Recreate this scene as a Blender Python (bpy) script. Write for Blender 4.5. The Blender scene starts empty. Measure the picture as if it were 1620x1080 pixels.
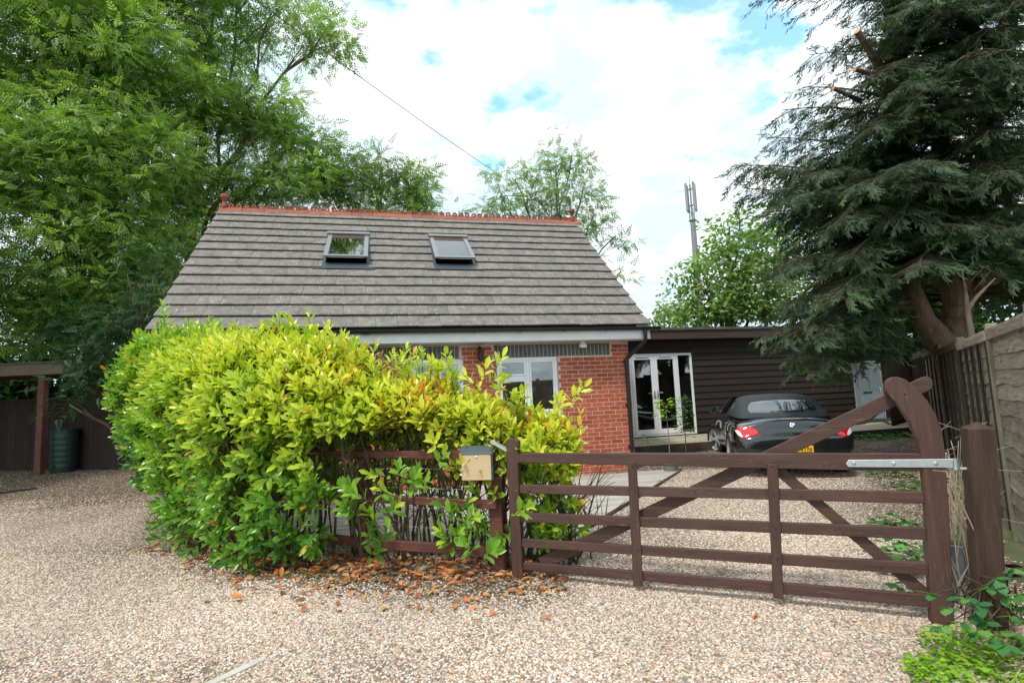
import bpy, math, random
import numpy as np
from mathutils import Vector, Matrix, noise
from mathutils.bvhtree import BVHTree
R = math.radians
rnd = random.Random(7)
rng = np.random.default_rng(7)
C = bpy.context.scene.collection
SC = bpy.context.scene

# ------------------------------------------------------------------ camera
F = 840.0; W, H = 1620, 1080
CAMZ = 1.5; PITCH = math.atan(87/840); ROLL = R(2.5)
r0 = Vector((1, 0, 0)); u0 = Vector((0, -math.sin(PITCH), math.cos(PITCH))); f0 = Vector((0, math.cos(PITCH), math.sin(PITCH)))
CR = math.cos(ROLL)*r0 - math.sin(ROLL)*u0
CU = math.sin(ROLL)*r0 + math.cos(ROLL)*u0
cam_d = bpy.data.cameras.new('camera'); cam = bpy.data.objects.new('camera', cam_d); C.objects.link(cam)
cam_d.sensor_width = 36; cam_d.lens = 36*F/W; cam_d.clip_start = 0.05; cam_d.clip_end = 2000
M = Matrix((CR, CU, -f0)).transposed().to_4x4(); M.translation = Vector((0, 0, CAMZ)); cam.matrix_world = M
SC.camera = cam
SC.render.resolution_x = 1620; SC.render.resolution_y = 1080

# ------------------------------------------------------------------ world: sky with broken white cloud
SUN_EL, SUN_AZ = R(56), R(215)       # azimuth clockwise from +Y: behind the camera, to the left
wd = bpy.data.worlds.new('World'); SC.world = wd; wd.use_nodes = True
nt = wd.node_tree; nt.nodes.clear()
def N(nt, typ, **kw):
    n = nt.nodes.new(typ)
    for k, v in kw.items():
        if k.startswith('i_'):
            n.inputs[int(k[2:])].default_value = v
        else: setattr(n, k, v)
    return n
def L(nt, a, b): nt.links.new(a, b)
sky = N(nt, 'ShaderNodeTexSky', sky_type='NISHITA', sun_disc=False, sun_elevation=SUN_EL, sun_rotation=SUN_AZ)
sky.dust_density = 0.6; sky.ozone_density = 2.0
tc = N(nt, 'ShaderNodeTexCoord')
sep = N(nt, 'ShaderNodeSeparateXYZ'); L(nt, tc.outputs['Generated'], sep.inputs[0])
zz = N(nt, 'ShaderNodeMath', operation='MAXIMUM', i_1=0.0); L(nt, sep.outputs[2], zz.inputs[0])
za = N(nt, 'ShaderNodeMath', operation='ADD', i_1=0.22); L(nt, zz.outputs[0], za.inputs[0])
dv = N(nt, 'ShaderNodeVectorMath', operation='DIVIDE')
cmb = N(nt, 'ShaderNodeCombineXYZ'); L(nt, za.outputs[0], cmb.inputs[0]); L(nt, za.outputs[0], cmb.inputs[1]); cmb.inputs[2].default_value = 1
L(nt, tc.outputs['Generated'], dv.inputs[0]); L(nt, cmb.outputs[0], dv.inputs[1])
n1 = N(nt, 'ShaderNodeTexNoise'); n1.inputs['Scale'].default_value = 2.6; n1.inputs['Detail'].default_value = 9; n1.inputs['Roughness'].default_value = 0.58
L(nt, dv.outputs[0], n1.inputs['Vector'])
n2 = N(nt, 'ShaderNodeTexNoise'); n2.inputs['Scale'].default_value = 3.2; n2.inputs['Detail'].default_value = 7; n2.inputs['Roughness'].default_value = 0.55
L(nt, dv.outputs[0], n2.inputs['Vector'])
def pixdir(x, y):
    return (CR*(x-W/2)/F + CU*(H/2-y)/F + f0)
holes = [(1185, 25, 0.15, 1.0), (1120, -30, 0.14, 0.9), (1200, 150, 0.07, .6), (650, 118, 0.025, .12), (600, -5, 0.06, .6), (540, 20, .08, .3), (788, 160, 0.02, .26), (690, 85, .03, .12), (1290, -90, .12, .6), (1010, -40, .1, .6)]
acc = None
for (x, y, rad, amp) in holes:
    d = pixdir(x, y).normalized()
    ds = N(nt, 'ShaderNodeVectorMath', operation='DISTANCE'); L(nt, tc.outputs['Generated'], ds.inputs[0]); ds.inputs[1].default_value = d
    mr = N(nt, 'ShaderNodeMapRange', i_1=0.0, i_2=rad*1.25, i_3=amp, i_4=0.0); mr.interpolation_type = 'SMOOTHSTEP'; L(nt, ds.outputs['Value'], mr.inputs[0])
    if acc is None: acc = mr.outputs[0]
    else:
        a = N(nt, 'ShaderNodeMath', operation='MAXIMUM'); L(nt, acc, a.inputs[0]); L(nt, mr.outputs[0], a.inputs[1]); acc = a.outputs[0]
# blue shows where hole strength plus cloud noise passes a threshold
s1 = N(nt, 'ShaderNodeMath', operation='MULTIPLY_ADD', i_1=3.6, i_2=-1.50); L(nt, n1.outputs[0], s1.inputs[0])
s2 = N(nt, 'ShaderNodeMath', operation='ADD'); L(nt, s1.outputs[0], s2.inputs[0]); L(nt, acc, s2.inputs[1])
bl = N(nt, 'ShaderNodeMapRange', i_1=0.62, i_2=1.0, i_3=0.0, i_4=0.80); bl.interpolation_type = 'SMOOTHSTEP'; L(nt, s2.outputs[0], bl.inputs[0])
cr = N(nt, 'ShaderNodeValToRGB')
cr.color_ramp.elements[0].position = 0.40; cr.color_ramp.elements[0].color = (6.6, 8.2, 9.1, 1)
cr.color_ramp.elements[1].position = 0.60; cr.color_ramp.elements[1].color = (10.6, 10.8, 11.0, 1)
acc2 = n2.outputs[0]
for (x, y, rad, amp) in ((890, 140, .15, .16), (1060, 400, .11, .11), (760, 300, .12, .05), (1200, 230, .12, .08)):
    ds = N(nt, 'ShaderNodeVectorMath', operation='DISTANCE'); L(nt, tc.outputs['Generated'], ds.inputs[0]); ds.inputs[1].default_value = pixdir(x, y).normalized()
    mr = N(nt, 'ShaderNodeMapRange', i_1=0.0, i_2=rad, i_3=amp, i_4=0.0); mr.interpolation_type = 'SMOOTHSTEP'; L(nt, ds.outputs['Value'], mr.inputs[0])
    sb_ = N(nt, 'ShaderNodeMath', operation='SUBTRACT'); L(nt, acc2, sb_.inputs[0]); L(nt, mr.outputs[0], sb_.inputs[1]); acc2 = sb_.outputs[0]
L(nt, acc2, cr.inputs[0])
skg = N(nt, 'ShaderNodeMix', data_type='RGBA', blend_type='MULTIPLY', i_0=1.0); L(nt, sky.outputs[0], skg.inputs[6]); skg.inputs[7].default_value = (1.5, 3.2, 3.0, 1)
mx = N(nt, 'ShaderNodeMix', data_type='RGBA'); L(nt, bl.outputs[0], mx.inputs[0]); L(nt, cr.outputs[0], mx.inputs[6]); L(nt, skg.outputs[2], mx.inputs[7])
bg = N(nt, 'ShaderNodeBackground'); bg.inputs[1].default_value = 0.1; L(nt, mx.outputs[2], bg.inputs[0])
wo = N(nt, 'ShaderNodeOutputWorld'); L(nt, bg.outputs[0], wo.inputs[0])
# ------------------------------------------------------------------ sun, veiled by thin cloud
sd = bpy.data.lights.new('sun', 'SUN'); sun = bpy.data.objects.new('sun', sd); C.objects.link(sun)
sd.energy = 2.3; sd.angle = R(7); sd.color = (1, .95, .87)
sv = Vector((math.sin(SUN_AZ)*math.cos(SUN_EL), math.cos(SUN_AZ)*math.cos(SUN_EL), math.sin(SUN_EL)))
sun.rotation_euler = sv.to_track_quat('Z', 'Y').to_euler()
vs = SC.view_settings; vs.view_transform = 'Standard'; vs.look = 'None'; vs.exposure = 0.44; vs.gamma = 1; vs.use_curve_mapping = False
SC.cycles.max_bounces = 8; SC.cycles.transparent_max_bounces = 12; SC.cycles.transmission_bounces = 4

# ------------------------------------------------------------------ helpers
def ground(x, y):
    t = min(max((y-5.5)/7.0, 0), 1); t = t*t*(3-2*t)
    s = min(max((y-9.5)/5, 0), 1)
    return 0.13*t + 0.05*s
def ray(x, y):
    return pixdir(x, y)
def at(x, y, Y):                       # point at world depth Y along the sight line
    d = ray(x, y); return Vector((0, 0, CAMZ)) + d*(Y/d.y)
def on_ground(x, y):
    d = ray(x, y); p = Vector((0, 0, CAMZ)); z = 0.0
    for _ in range(12):
        t = (z-CAMZ)/d.z; q = p+d*t; z = ground(q.x, q.y)
    return q
def on_plane(x, y, p0, n):
    d = ray(x, y); o = Vector((0, 0, CAMZ)); return o + d*((p0-o).dot(n)/d.dot(n))

def tag(o, label=None, cat=None, group=None, kind=None):
    if label: o['label'] = label
    if cat: o['category'] = cat
    if group: o['group'] = group
    if kind: o['kind'] = kind
    return o
def empty(name, loc=(0, 0, 0), rz=0.0):
    o = bpy.data.objects.new(name, None); C.objects.link(o); o.location = loc; o.rotation_euler = (0, 0, rz); o.empty_display_size = .2
    return o
def link(name, me, mat=None, parent=None):
    if mat is not None and len(me.materials) == 0: me.materials.append(mat)
    o = bpy.data.objects.new(name, me); C.objects.link(o)
    if parent is not None: o.parent = parent
    return o
class MB:
    def __init__(s): s.v = []; s.f = []
    def add(s, vs, fs):
        n = len(s.v); s.v += [tuple(v) for v in vs]; s.f += [tuple(i+n for i in f) for f in fs]
    def box(s, c, d, rz=0, m=None):
        x, y, z = d[0]/2, d[1]/2, d[2]/2
        vs = [Vector((a, b, e)) for a in (-x, x) for b in (-y, y) for e in (-z, z)]
        Mx = m if m is not None else Matrix.Rotation(rz, 3, 'Z')
        s.add([Mx @ v + Vector(c) for v in vs], [(0, 1, 3, 2), (4, 6, 7, 5), (0, 4, 5, 1), (2, 3, 7, 6), (0, 2, 6, 4), (1, 5, 7, 3)])
    def mm(s, x0, x1, y0, y1, z0, z1): s.box(((x0+x1)/2, (y0+y1)/2, (z0+z1)/2), (x1-x0, y1-y0, z1-z0))
    def cham(s, x0, x1, y0, y1, z0, z1, c=.006):      # box with chamfered edges
        vs = []; 
        X = (x0, x0+c, x1-c, x1); Y = (y0, y0+c, y1-c, y1); Z = (z0, z0+c, z1-c, z1)
        def oct_(z, ins):
            a = c if not ins else c
            pts = [(X[1], Y[0]), (X[2], Y[0]), (X[3], Y[1]), (X[3], Y[2]), (X[2], Y[3]), (X[1], Y[3]), (X[0], Y[2]), (X[0], Y[1])]
            if ins: pts = [(min(max(px, X[1]), X[2]), min(max(py, Y[1]), Y[2])) for px, py in pts]
            return [(px, py, z) for px, py in pts]
        rings = [oct_(Z[0], True), oct_(Z[1], False), oct_(Z[2], False), oct_(Z[3], True)]
        s.rings(rings, caps=True)
    def rings(s, rings, caps=True, closed=True):
        n = len(rings[0]); vs = [p for r in rings for p in r]; fs = []
        for i in range(len(rings)-1):
            for j in range(n if closed else n-1):
                k = (j+1) % n; fs.append((i*n+j, i*n+k, (i+1)*n+k, (i+1)*n+j))
        if caps: fs.append(tuple(range(n-1, -1, -1))); fs.append(tuple((len(rings)-1)*n+j for j in range(n)))
        s.add(vs, fs)
    def tube(s, pts, rad, n=8, caps=True):
        pts = [Vector(p) for p in pts]
        if not hasattr(rad, '__len__'): rad = [rad]*len(pts)
        rings = []; ref = None
        for i, p in enumerate(pts):
            t = (pts[min(i+1, len(pts)-1)]-pts[max(i-1, 0)])
            if t.length < 1e-9: t = Vector((0, 0, 1))
            t.normalize()
            if ref is None: ref = t.orthogonal().normalized()
            else:
                ref = ref - t*ref.dot(t); ref = ref.normalized() if ref.length > 1e-6 else t.orthogonal().normalized()
            b = t.cross(ref)
            rings.append([p+(ref*math.cos(a)+b*math.sin(a))*rad[i] for a in [2*math.pi*k/n for k in range(n)]])
        s.rings(rings, caps)
    def lathe(s, prof, n=16, c=(0, 0, 0)):
        s.rings([[(c[0]+r*math.cos(2*math.pi*k/n), c[1]+r*math.sin(2*math.pi*k/n), c[2]+z) for k in range(n)] for r, z in prof])
    def prism(s, poly, fn, t0, t1):      # poly in 2-D, fn(u, v, t) -> 3-D
        n = len(poly); a = [fn(u, v, t0) for u, v in poly]; b = [fn(u, v, t1) for u, v in poly]
        s.add(a+b, [tuple(range(n)), tuple(range(2*n-1, n-1, -1))]+[(i, i+n, (i+1) % n+n, (i+1) % n) for i in range(n)])
    def mesh(s, name, smooth=False):
        me = bpy.data.meshes.new(name); me.from_pydata(s.v, [], s.f); me.update()
        import bmesh
        b = bmesh.new(); b.from_mesh(me); bmesh.ops.recalc_face_normals(b, faces=b.faces); b.to_mesh(me); b.free()
        if smooth:
            me.polygons.foreach_set('use_smooth', [True]*len(me.polygons))
            try: me.set_sharp_from_angle(angle=R(smooth if smooth is not True else 40))
            except Exception: pass
        return me
    def obj(s, name, mat, parent=None, smooth=False):
        return link(name, s.mesh(name, smooth), mat, parent)
def np_mesh(name, V, Fc, tint=None, smooth=False):
    me = bpy.data.meshes.new(name); V = np.asarray(V, dtype=np.float32); Fc = np.asarray(Fc, dtype=np.int32)
    k = Fc.shape[1]; me.vertices.add(len(V)); me.vertices.foreach_set('co', V.ravel())
    me.loops.add(Fc.size); me.loops.foreach_set('vertex_index', Fc.ravel())
    me.polygons.add(len(Fc)); me.polygons.foreach_set('loop_start', np.arange(0, Fc.size, k, dtype=np.int32))
    if smooth: me.polygons.foreach_set('use_smooth', np.ones(len(Fc), dtype=bool))
    me.update(calc_edges=True)
    if tint is not None:
        a = me.attributes.new('tint', 'FLOAT', 'POINT'); a.data.foreach_set('value', np.asarray(tint, dtype=np.float32))
    return me
def scatter(name, tv, tf, P, Rm, S, tint, mat, parent=None, smooth=False):
    """template verts tv (n,3), faces tf (m,k); P (N,3), Rm (N,3,3), S (N,)"""
    n = len(tv); Nn = len(P)
    V = np.einsum('nij,vj->nvi', Rm, tv)*S[:, None, None] + P[:, None, :]
    Fc = (tf[None]+ (np.arange(Nn)*n)[:, None, None]).reshape(-1, tf.shape[1])
    me = np_mesh(name, V.reshape(-1, 3), Fc, np.repeat(tint, n), smooth)
    return link(name, me, mat, parent)
def frames(D, U):
    """rotation matrices with local x along D, local z near U"""
    D = D/np.linalg.norm(D, axis=1, keepdims=True)
    Y = np.cross(U, D); Y /= np.maximum(np.linalg.norm(Y, axis=1, keepdims=True), 1e-6)
    Z = np.cross(D, Y)
    return np.stack([D, Y, Z], axis=2)

# ------------------------------------------------------------------ materials
def mat(name, col, rough=.6, metal=0, var=None, scale=6, detail=5, bump=0, bscale=None, stretch=None, objvar=0, spec=.5, coat=0, stops=None, objramp=None, spots=None):
    m = bpy.data.materials.new(name); m.use_nodes = True; nt = m.node_tree; b = nt.nodes['Principled BSDF']
    b.inputs['Roughness'].default_value = rough; b.inputs['Metallic'].default_value = metal; b.inputs['Base Color'].default_value = (*col, 1)
    b.inputs['Specular IOR Level'].default_value = spec; b.inputs['Coat Weight'].default_value = coat; b.inputs['Coat Roughness'].default_value = .04
    tc = N(nt, 'ShaderNodeTexCoord'); src = tc.outputs['Object']
    if stretch:
        mp = N(nt, 'ShaderNodeMapping'); mp.inputs['Scale'].default_value = stretch; L(nt, src, mp.inputs[0]); src = mp.outputs[0]
    oi = None
    if objvar or objramp:
        oi = N(nt, 'ShaderNodeObjectInfo')
        vm = N(nt, 'ShaderNodeVectorMath', operation='SCALE'); cb = N(nt, 'ShaderNodeCombineXYZ')
        for k in range(3): L(nt, oi.outputs['Random'], cb.inputs[k])
        L(nt, cb.outputs[0], vm.inputs[0]); vm.inputs['Scale'].default_value = 37
        ad = N(nt, 'ShaderNodeVectorMath', operation='ADD'); L(nt, src, ad.inputs[0]); L(nt, vm.outputs[0], ad.inputs[1]); src = ad.outputs[0]
    cur = None
    if var is not None:
        ns = N(nt, 'ShaderNodeTexNoise'); ns.inputs['Scale'].default_value = scale; ns.inputs['Detail'].default_value = detail; ns.inputs['Roughness'].default_value = .62; L(nt, src, ns.inputs['Vector'])
        rp = N(nt, 'ShaderNodeValToRGB'); L(nt, ns.outputs[0], rp.inputs[0])
        rp.color_ramp.elements[0].position = .32; rp.color_ramp.elements[0].color = (*col, 1)
        rp.color_ramp.elements[1].position = .68; rp.color_ramp.elements[1].color = (*var, 1)
        cur = rp.outputs[0]
    if objramp:
        rp2 = N(nt, 'ShaderNodeValToRGB'); L(nt, oi.outputs['Random'], rp2.inputs[0]); rp2.color_ramp.interpolation = 'LINEAR'
        e = rp2.color_ramp.elements
        while len(e) < len(objramp): e.new(.5)
        for i, (p, c) in enumerate(objramp): e[i].position = p; e[i].color = (*c, 1)
        if cur is None: cur = rp2.outputs[0]
        else:
            mm = N(nt, 'ShaderNodeMix', data_type='RGBA', blend_type='MULTIPLY', i_0=1.0); L(nt, cur, mm.inputs[6]); L(nt, rp2.outputs[0], mm.inputs[7]); cur = mm.outputs[2]
    elif objvar:
        mr = N(nt, 'ShaderNodeMapRange', i_1=0.0, i_2=1.0, i_3=1-objvar, i_4=1+objvar); L(nt, oi.outputs['Random'], mr.inputs[0])
        mm = N(nt, 'ShaderNodeVectorMath', operation='SCALE'); L(nt, mr.outputs[0], mm.inputs['Scale'])
        if cur is None: mm.inputs[0].default_value = col
        else: L(nt, cur, mm.inputs[0])
        cur = mm.outputs[0]
    if spots:                       # (colour, scale, threshold)
        for (sc_, th, colr, wdt) in spots:
            sn = N(nt, 'ShaderNodeTexNoise'); sn.inputs['Scale'].default_value = sc_; sn.inputs['Detail'].default_value = 3; L(nt, src, sn.inputs['Vector'])
            sr = N(nt, 'ShaderNodeMapRange', i_1=th, i_2=th+wdt); L(nt, sn.outputs[0], sr.inputs[0])
            mm = N(nt, 'ShaderNodeMix', data_type='RGBA'); L(nt, sr.outputs[0], mm.inputs[0])
            if cur is None: mm.inputs[6].default_value = (*col, 1)
            else: L(nt, cur, mm.inputs[6])
            mm.inputs[7].default_value = (*colr, 1); cur = mm.outputs[2]
    if cur is not None: L(nt, cur, b.inputs['Base Color'])
    if bump:
        bn = N(nt, 'ShaderNodeTexNoise'); bn.inputs['Scale'].default_value = bscale or scale*3; bn.inputs['Detail'].default_value = 4; L(nt, src, bn.inputs['Vector'])
        bp = N(nt, 'ShaderNodeBump'); bp.inputs['Strength'].default_value = bump; bp.inputs['Distance'].default_value = .01; L(nt, bn.outputs[0], bp.inputs['Height']); L(nt, bp.outputs[0], b.inputs['Normal'])
    return m
def leafmat(name, stops, rough=.5, trans=.35, objrandom=False, spec=.4, attr='tint'):
    m = bpy.data.materials.new(name); m.use_nodes = True; nt = m.node_tree; nt.nodes.clear()
    if objrandom: at_ = N(nt, 'ShaderNodeObjectInfo').outputs['Random']
    else:
        an = N(nt, 'ShaderNodeAttribute', attribute_name=attr); at_ = an.outputs['Fac']
    rp = N(nt, 'ShaderNodeValToRGB'); e = rp.color_ramp.elements
    while len(e) < len(stops): e.new(.5)
    for i, (p, c) in enumerate(stops): e[i].position = p; e[i].color = (*c, 1)
    L(nt, at_, rp.inputs[0])
    b = N(nt, 'ShaderNodeBsdfPrincipled'); b.inputs['Roughness'].default_value = rough; b.inputs['Specular IOR Level'].default_value = spec; L(nt, rp.outputs[0], b.inputs['Base Color'])
    t = N(nt, 'ShaderNodeBsdfTranslucent'); g = N(nt, 'ShaderNodeMix', data_type='RGBA', blend_type='MULTIPLY', i_0=1.0); L(nt, rp.outputs[0], g.inputs[6]); g.inputs[7].default_value = (1.4, 1.55, .75, 1)
    L(nt, g.outputs[2], t.inputs[0])
    mx = N(nt, 'ShaderNodeMixShader', i_0=trans); L(nt, b.outputs[0], mx.inputs[1]); L(nt, t.outputs[0], mx.inputs[2])
    o = N(nt, 'ShaderNodeOutputMaterial'); L(nt, mx.outputs[0], o.inputs[0])
    return m
def glassmat(name, tintc=(.85, .9, .9), refl=.12):
    m = bpy.data.materials.new(name); m.use_nodes = True; nt = m.node_tree; nt.nodes.clear()
    t = N(nt, 'ShaderNodeBsdfTransparent'); t.inputs[0].default_value = (*tintc, 1)
    g = N(nt, 'ShaderNodeBsdfGlossy'); g.inputs['Roughness'].default_value = .02
    lw = N(nt, 'ShaderNodeLayerWeight', i_0=.35); ad = N(nt, 'ShaderNodeMath', operation='ADD', i_1=refl, use_clamp=True); L(nt, lw.outputs['Fresnel'], ad.inputs[0])
    mx = N(nt, 'ShaderNodeMixShader'); L(nt, ad.outputs[0], mx.inputs[0]); L(nt, t.outputs[0], mx.inputs[1]); L(nt, g.outputs[0], mx.inputs[2])
    o = N(nt, 'ShaderNodeOutputMaterial'); L(nt, mx.outputs[0], o.inputs[0]); return m

PAL = [(p, tuple(min(.9, v*k) for v, k in zip([.72*a_+.28*b_ for a_, b_ in zip(c, (.52, .42, .355))], (1.07, 1.055, 1.01)))) for p, c in [(0, (.20, .17, .15)), (.12, (.55, .47, .40)), (.25, (.42, .27, .17)), (.36, (.62, .57, .51)), (.5, (.33, .31, .30)), (.6, (.60, .42, .29)), (.7, (.75, .71, .66)), (.8, (.38, .20, .12)), (.9, (.50, .44, .38)), (1, (.66, .56, .46))]]
def gravel_bed_mat():
    m = bpy.data.materials.new('gravel_bed'); m.use_nodes = True; nt = m.node_tree; b = nt.nodes['Principled BSDF']; b.inputs['Roughness'].default_value = .85
    tc = N(nt, 'ShaderNodeTexCoord'); v = N(nt, 'ShaderNodeTexVoronoi'); v.inputs['Scale'].default_value = 62; L(nt, tc.outputs['Object'], v.inputs['Vector'])
    sp = N(nt, 'ShaderNodeSeparateColor'); L(nt, v.outputs['Color'], sp.inputs[0])
    rp = N(nt, 'ShaderNodeValToRGB'); e = rp.color_ramp.elements; rp.color_ramp.interpolation = 'CONSTANT'
    while len(e) < len(PAL): e.new(.5)
    for i, (p, c) in enumerate(PAL): e[i].position = min(p, .97); e[i].color = (*c, 1)
    L(nt, sp.outputs[0], rp.inputs[0])
    n = N(nt, 'ShaderNodeTexNoise'); n.inputs['Scale'].default_value = .55; n.inputs['Detail'].default_value = 5; L(nt, tc.outputs['Object'], n.inputs['Vector'])
    mr = N(nt, 'ShaderNodeMapRange', i_1=.3, i_2=.7, i_3=.74, i_4=1.12); L(nt, n.outputs[0], mr.inputs[0])
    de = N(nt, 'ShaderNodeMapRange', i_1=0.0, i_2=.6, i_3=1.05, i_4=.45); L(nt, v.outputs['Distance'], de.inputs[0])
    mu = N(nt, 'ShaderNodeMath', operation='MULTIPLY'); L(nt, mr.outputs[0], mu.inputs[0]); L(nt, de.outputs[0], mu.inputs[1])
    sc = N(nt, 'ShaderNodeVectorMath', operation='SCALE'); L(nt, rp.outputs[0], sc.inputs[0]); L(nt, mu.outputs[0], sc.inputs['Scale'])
    # earthy, leaf-dirty ground and carport shade in the colour, where the 'dirt' attribute says the stones thin out
    at_ = N(nt, 'ShaderNodeAttribute', attribute_name='dirt_shade')
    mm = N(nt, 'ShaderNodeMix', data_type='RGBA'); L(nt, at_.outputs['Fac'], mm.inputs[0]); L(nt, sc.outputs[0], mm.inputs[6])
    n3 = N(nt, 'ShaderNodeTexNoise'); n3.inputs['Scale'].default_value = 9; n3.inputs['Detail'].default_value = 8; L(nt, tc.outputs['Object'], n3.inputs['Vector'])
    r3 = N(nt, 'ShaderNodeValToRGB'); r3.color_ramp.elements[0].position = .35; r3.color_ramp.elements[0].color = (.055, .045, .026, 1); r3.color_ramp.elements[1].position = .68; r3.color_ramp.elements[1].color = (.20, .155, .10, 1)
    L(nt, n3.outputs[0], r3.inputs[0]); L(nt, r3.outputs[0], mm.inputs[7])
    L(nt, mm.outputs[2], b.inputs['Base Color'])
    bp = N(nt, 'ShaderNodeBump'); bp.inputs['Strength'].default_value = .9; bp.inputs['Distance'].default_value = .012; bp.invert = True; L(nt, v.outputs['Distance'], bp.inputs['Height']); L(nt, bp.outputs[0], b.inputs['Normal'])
    return m
def pebble_mat():
    m = bpy.data.materials.new('pebble'); m.use_nodes = True; nt = m.node_tree; b = nt.nodes['Principled BSDF']; b.inputs['Roughness'].default_value = .7; b.inputs['Specular IOR Level'].default_value = .3
    oi = N(nt, 'ShaderNodeObjectInfo'); rp = N(nt, 'ShaderNodeValToRGB'); e = rp.color_ramp.elements; rp.color_ramp.interpolation = 'CONSTANT'
    while len(e) < len(PAL): e.new(.5)
    for i, (p, c) in enumerate(PAL): e[i].position = min(p, .97); e[i].color = (*c, 1)
    L(nt, oi.outputs['Random'], rp.inputs[0])
    geo = N(nt, 'ShaderNodeNewGeometry'); n = N(nt, 'ShaderNodeTexNoise'); n.inputs['Scale'].default_value = .55; n.inputs['Detail'].default_value = 5; L(nt, geo.outputs['Position'], n.inputs['Vector'])
    mr = N(nt, 'ShaderNodeMapRange', i_1=.3, i_2=.7, i_3=.80, i_4=1.14); L(nt, n.outputs[0], mr.inputs[0])
    sc = N(nt, 'ShaderNodeVectorMath', operation='SCALE'); L(nt, rp.outputs[0], sc.inputs[0]); L(nt, mr.outputs[0], sc.inputs['Scale']); L(nt, sc.outputs[0], b.inputs['Base Color'])
    return m

M_bed = gravel_bed_mat(); M_peb = pebble_mat()
M_earth = mat('earth', (.06, .055, .03), .95, var=(.10, .12, .045), scale=1.2, bump=.5, bscale=12)
M_tile = mat('roof_tile', (.125, .115, .106), .88, var=(.215, .20, .185), scale=7, bump=.6, bscale=60, objramp=[(0, (.92, .92, .92)), (.5, (1, .99, .98)), (1, (1.08, 1.07, 1.06))], spots=[(26, .665, (.50, .50, .45), .03), (5, .66, (.10, .11, .055), .1)])
M_terra = mat('terracotta', (.20, .058, .035), .9, var=(.31, .105, .065), scale=9, bump=.5, bscale=40, objvar=.15, spots=[(12, .64, (.16, .14, .08), .06)])
M_brick = mat('red_brick', (.36, .07, .036), .85, var=(.47, .12, .062), scale=14, bump=.5, bscale=90, objramp=[(0, (.72, .7, .75)), (.3, (.95, .9, .9)), (.7, (1.05, 1.1, 1.05)), (1, (1.2, 1.25, 1.2))])
M_blue = mat('blue_brick', (.075, .08, .085), .75, var=(.13, .135, .13), scale=14, bump=.4, bscale=80, objvar=.2)
M_mortar = mat('mortar', (.50, .42, .35), .95, var=(.60, .52, .44), scale=20, bump=.4)
M_upvc = mat('white_upvc', (.80, .82, .86), .35)
M_fascia = mat('white_fascia', (.78, .80, .80), .4, var=(.70, .72, .70), scale=3)
M_black = mat('black_plastic', (.014, .016, .018), .38)
M_iron = mat('black_iron', (.02, .02, .02), .5)
M_annex = mat('dark_stained_board', (.013, .0075, .006), .75, var=(.028, .017, .013), scale=3, stretch=(.6, 4, 14), bump=.5, bscale=12, objvar=.25)
M_felt = mat('roof_felt', (.07, .075, .07), .9, var=(.12, .13, .11), scale=4)
M_gate = mat('brown_stained_wood', (.050, .022, .0155), .6, var=(.088, .042, .030), scale=3, stretch=(.8, 5, 9), bump=.22, bscale=14, objvar=.12, spots=[(11, .65, (.17, .10, .07), .12), (38, .69, (.34, .25, .19), .06)])
M_gatev = mat('brown_stained_upright', (.050, .022, .0155), .6, var=(.088, .042, .030), scale=3, stretch=(9, 5, .8), bump=.22, bscale=14, objvar=.12, spots=[(9, .66, (.15, .09, .065), .12), (38, .70, (.30, .22, .17), .06)])
M_gpost = mat('dark_gate_post_wood', (.036, .018, .012), .7, var=(.068, .036, .024), scale=3, stretch=(7, 5, .7), bump=.5, bscale=12, spots=[(5, .60, (.06, .05, .03), .15)])
M_rail = mat('red_brown_rail_wood', (.085, .024, .016), .68, var=(.155, .052, .036), scale=4, stretch=(1, 1, 4), bump=.35, bscale=26, objvar=.12, spots=[(14, .67, (.32, .23, .17), .06)])
M_galv = mat('galvanised_steel', (.50, .54, .57), .42, metal=.75, var=(.62, .65, .67), scale=22)
M_sash = mat('rooflight_grey', (.22, .235, .25), .45, metal=.2)
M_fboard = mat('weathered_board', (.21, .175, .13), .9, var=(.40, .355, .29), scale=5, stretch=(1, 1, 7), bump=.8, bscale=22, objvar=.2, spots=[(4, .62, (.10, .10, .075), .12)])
M_fboard_shade = mat('shade_toned_board', (.15, .128, .10), .9, var=(.30, .26, .21), scale=5, stretch=(1, 1, 7), bump=.8, bscale=22, objvar=.2)  # weathered board again, darker: the conifer's shade is in its colour
M_fdark = mat('dark_batten', (.020, .014, .011), .9, var=(.042, .03, .024), scale=6, bump=.6, objvar=.2)
M_fpost_shade = mat('shade_toned_post', (.07, .06, .04), .9, var=(.14, .12, .085), scale=5, stretch=(4, 4, .6), bump=.6, objvar=.1)  # post tone for the far bays, shade put into the colour
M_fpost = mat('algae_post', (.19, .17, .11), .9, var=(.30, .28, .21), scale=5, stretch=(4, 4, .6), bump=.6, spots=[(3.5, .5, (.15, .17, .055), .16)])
M_deck = mat('grey_deck_board', (.30, .28, .25), .85, var=(.50, .47, .43), scale=5, stretch=(.5, 7, 4), bump=.7, bscale=14, objvar=.12)
M_sleeper = mat('pale_step', (.30, .27, .19), .85, var=(.42, .38, .28), scale=3, stretch=(.4, 3, 3), bump=.4, objvar=.1)
M_box = mat('brass_front', (.60, .43, .26), .42, metal=.25, var=(.66, .49, .31), scale=3, stretch=(1, 1, 12))
M_slate = mat('slate_paint', (.052, .072, .088), .42, objvar=.05)
M_conc = mat('concrete_edging', (.42, .40, .36), .9, var=(.55, .52, .47), scale=6, bump=.5, bscale=40)
M_bark = mat('bark', (.075, .055, .038), .95, var=(.16, .13, .095), scale=4, stretch=(3, 3, .7), bump=1.0, bscale=9)
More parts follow.
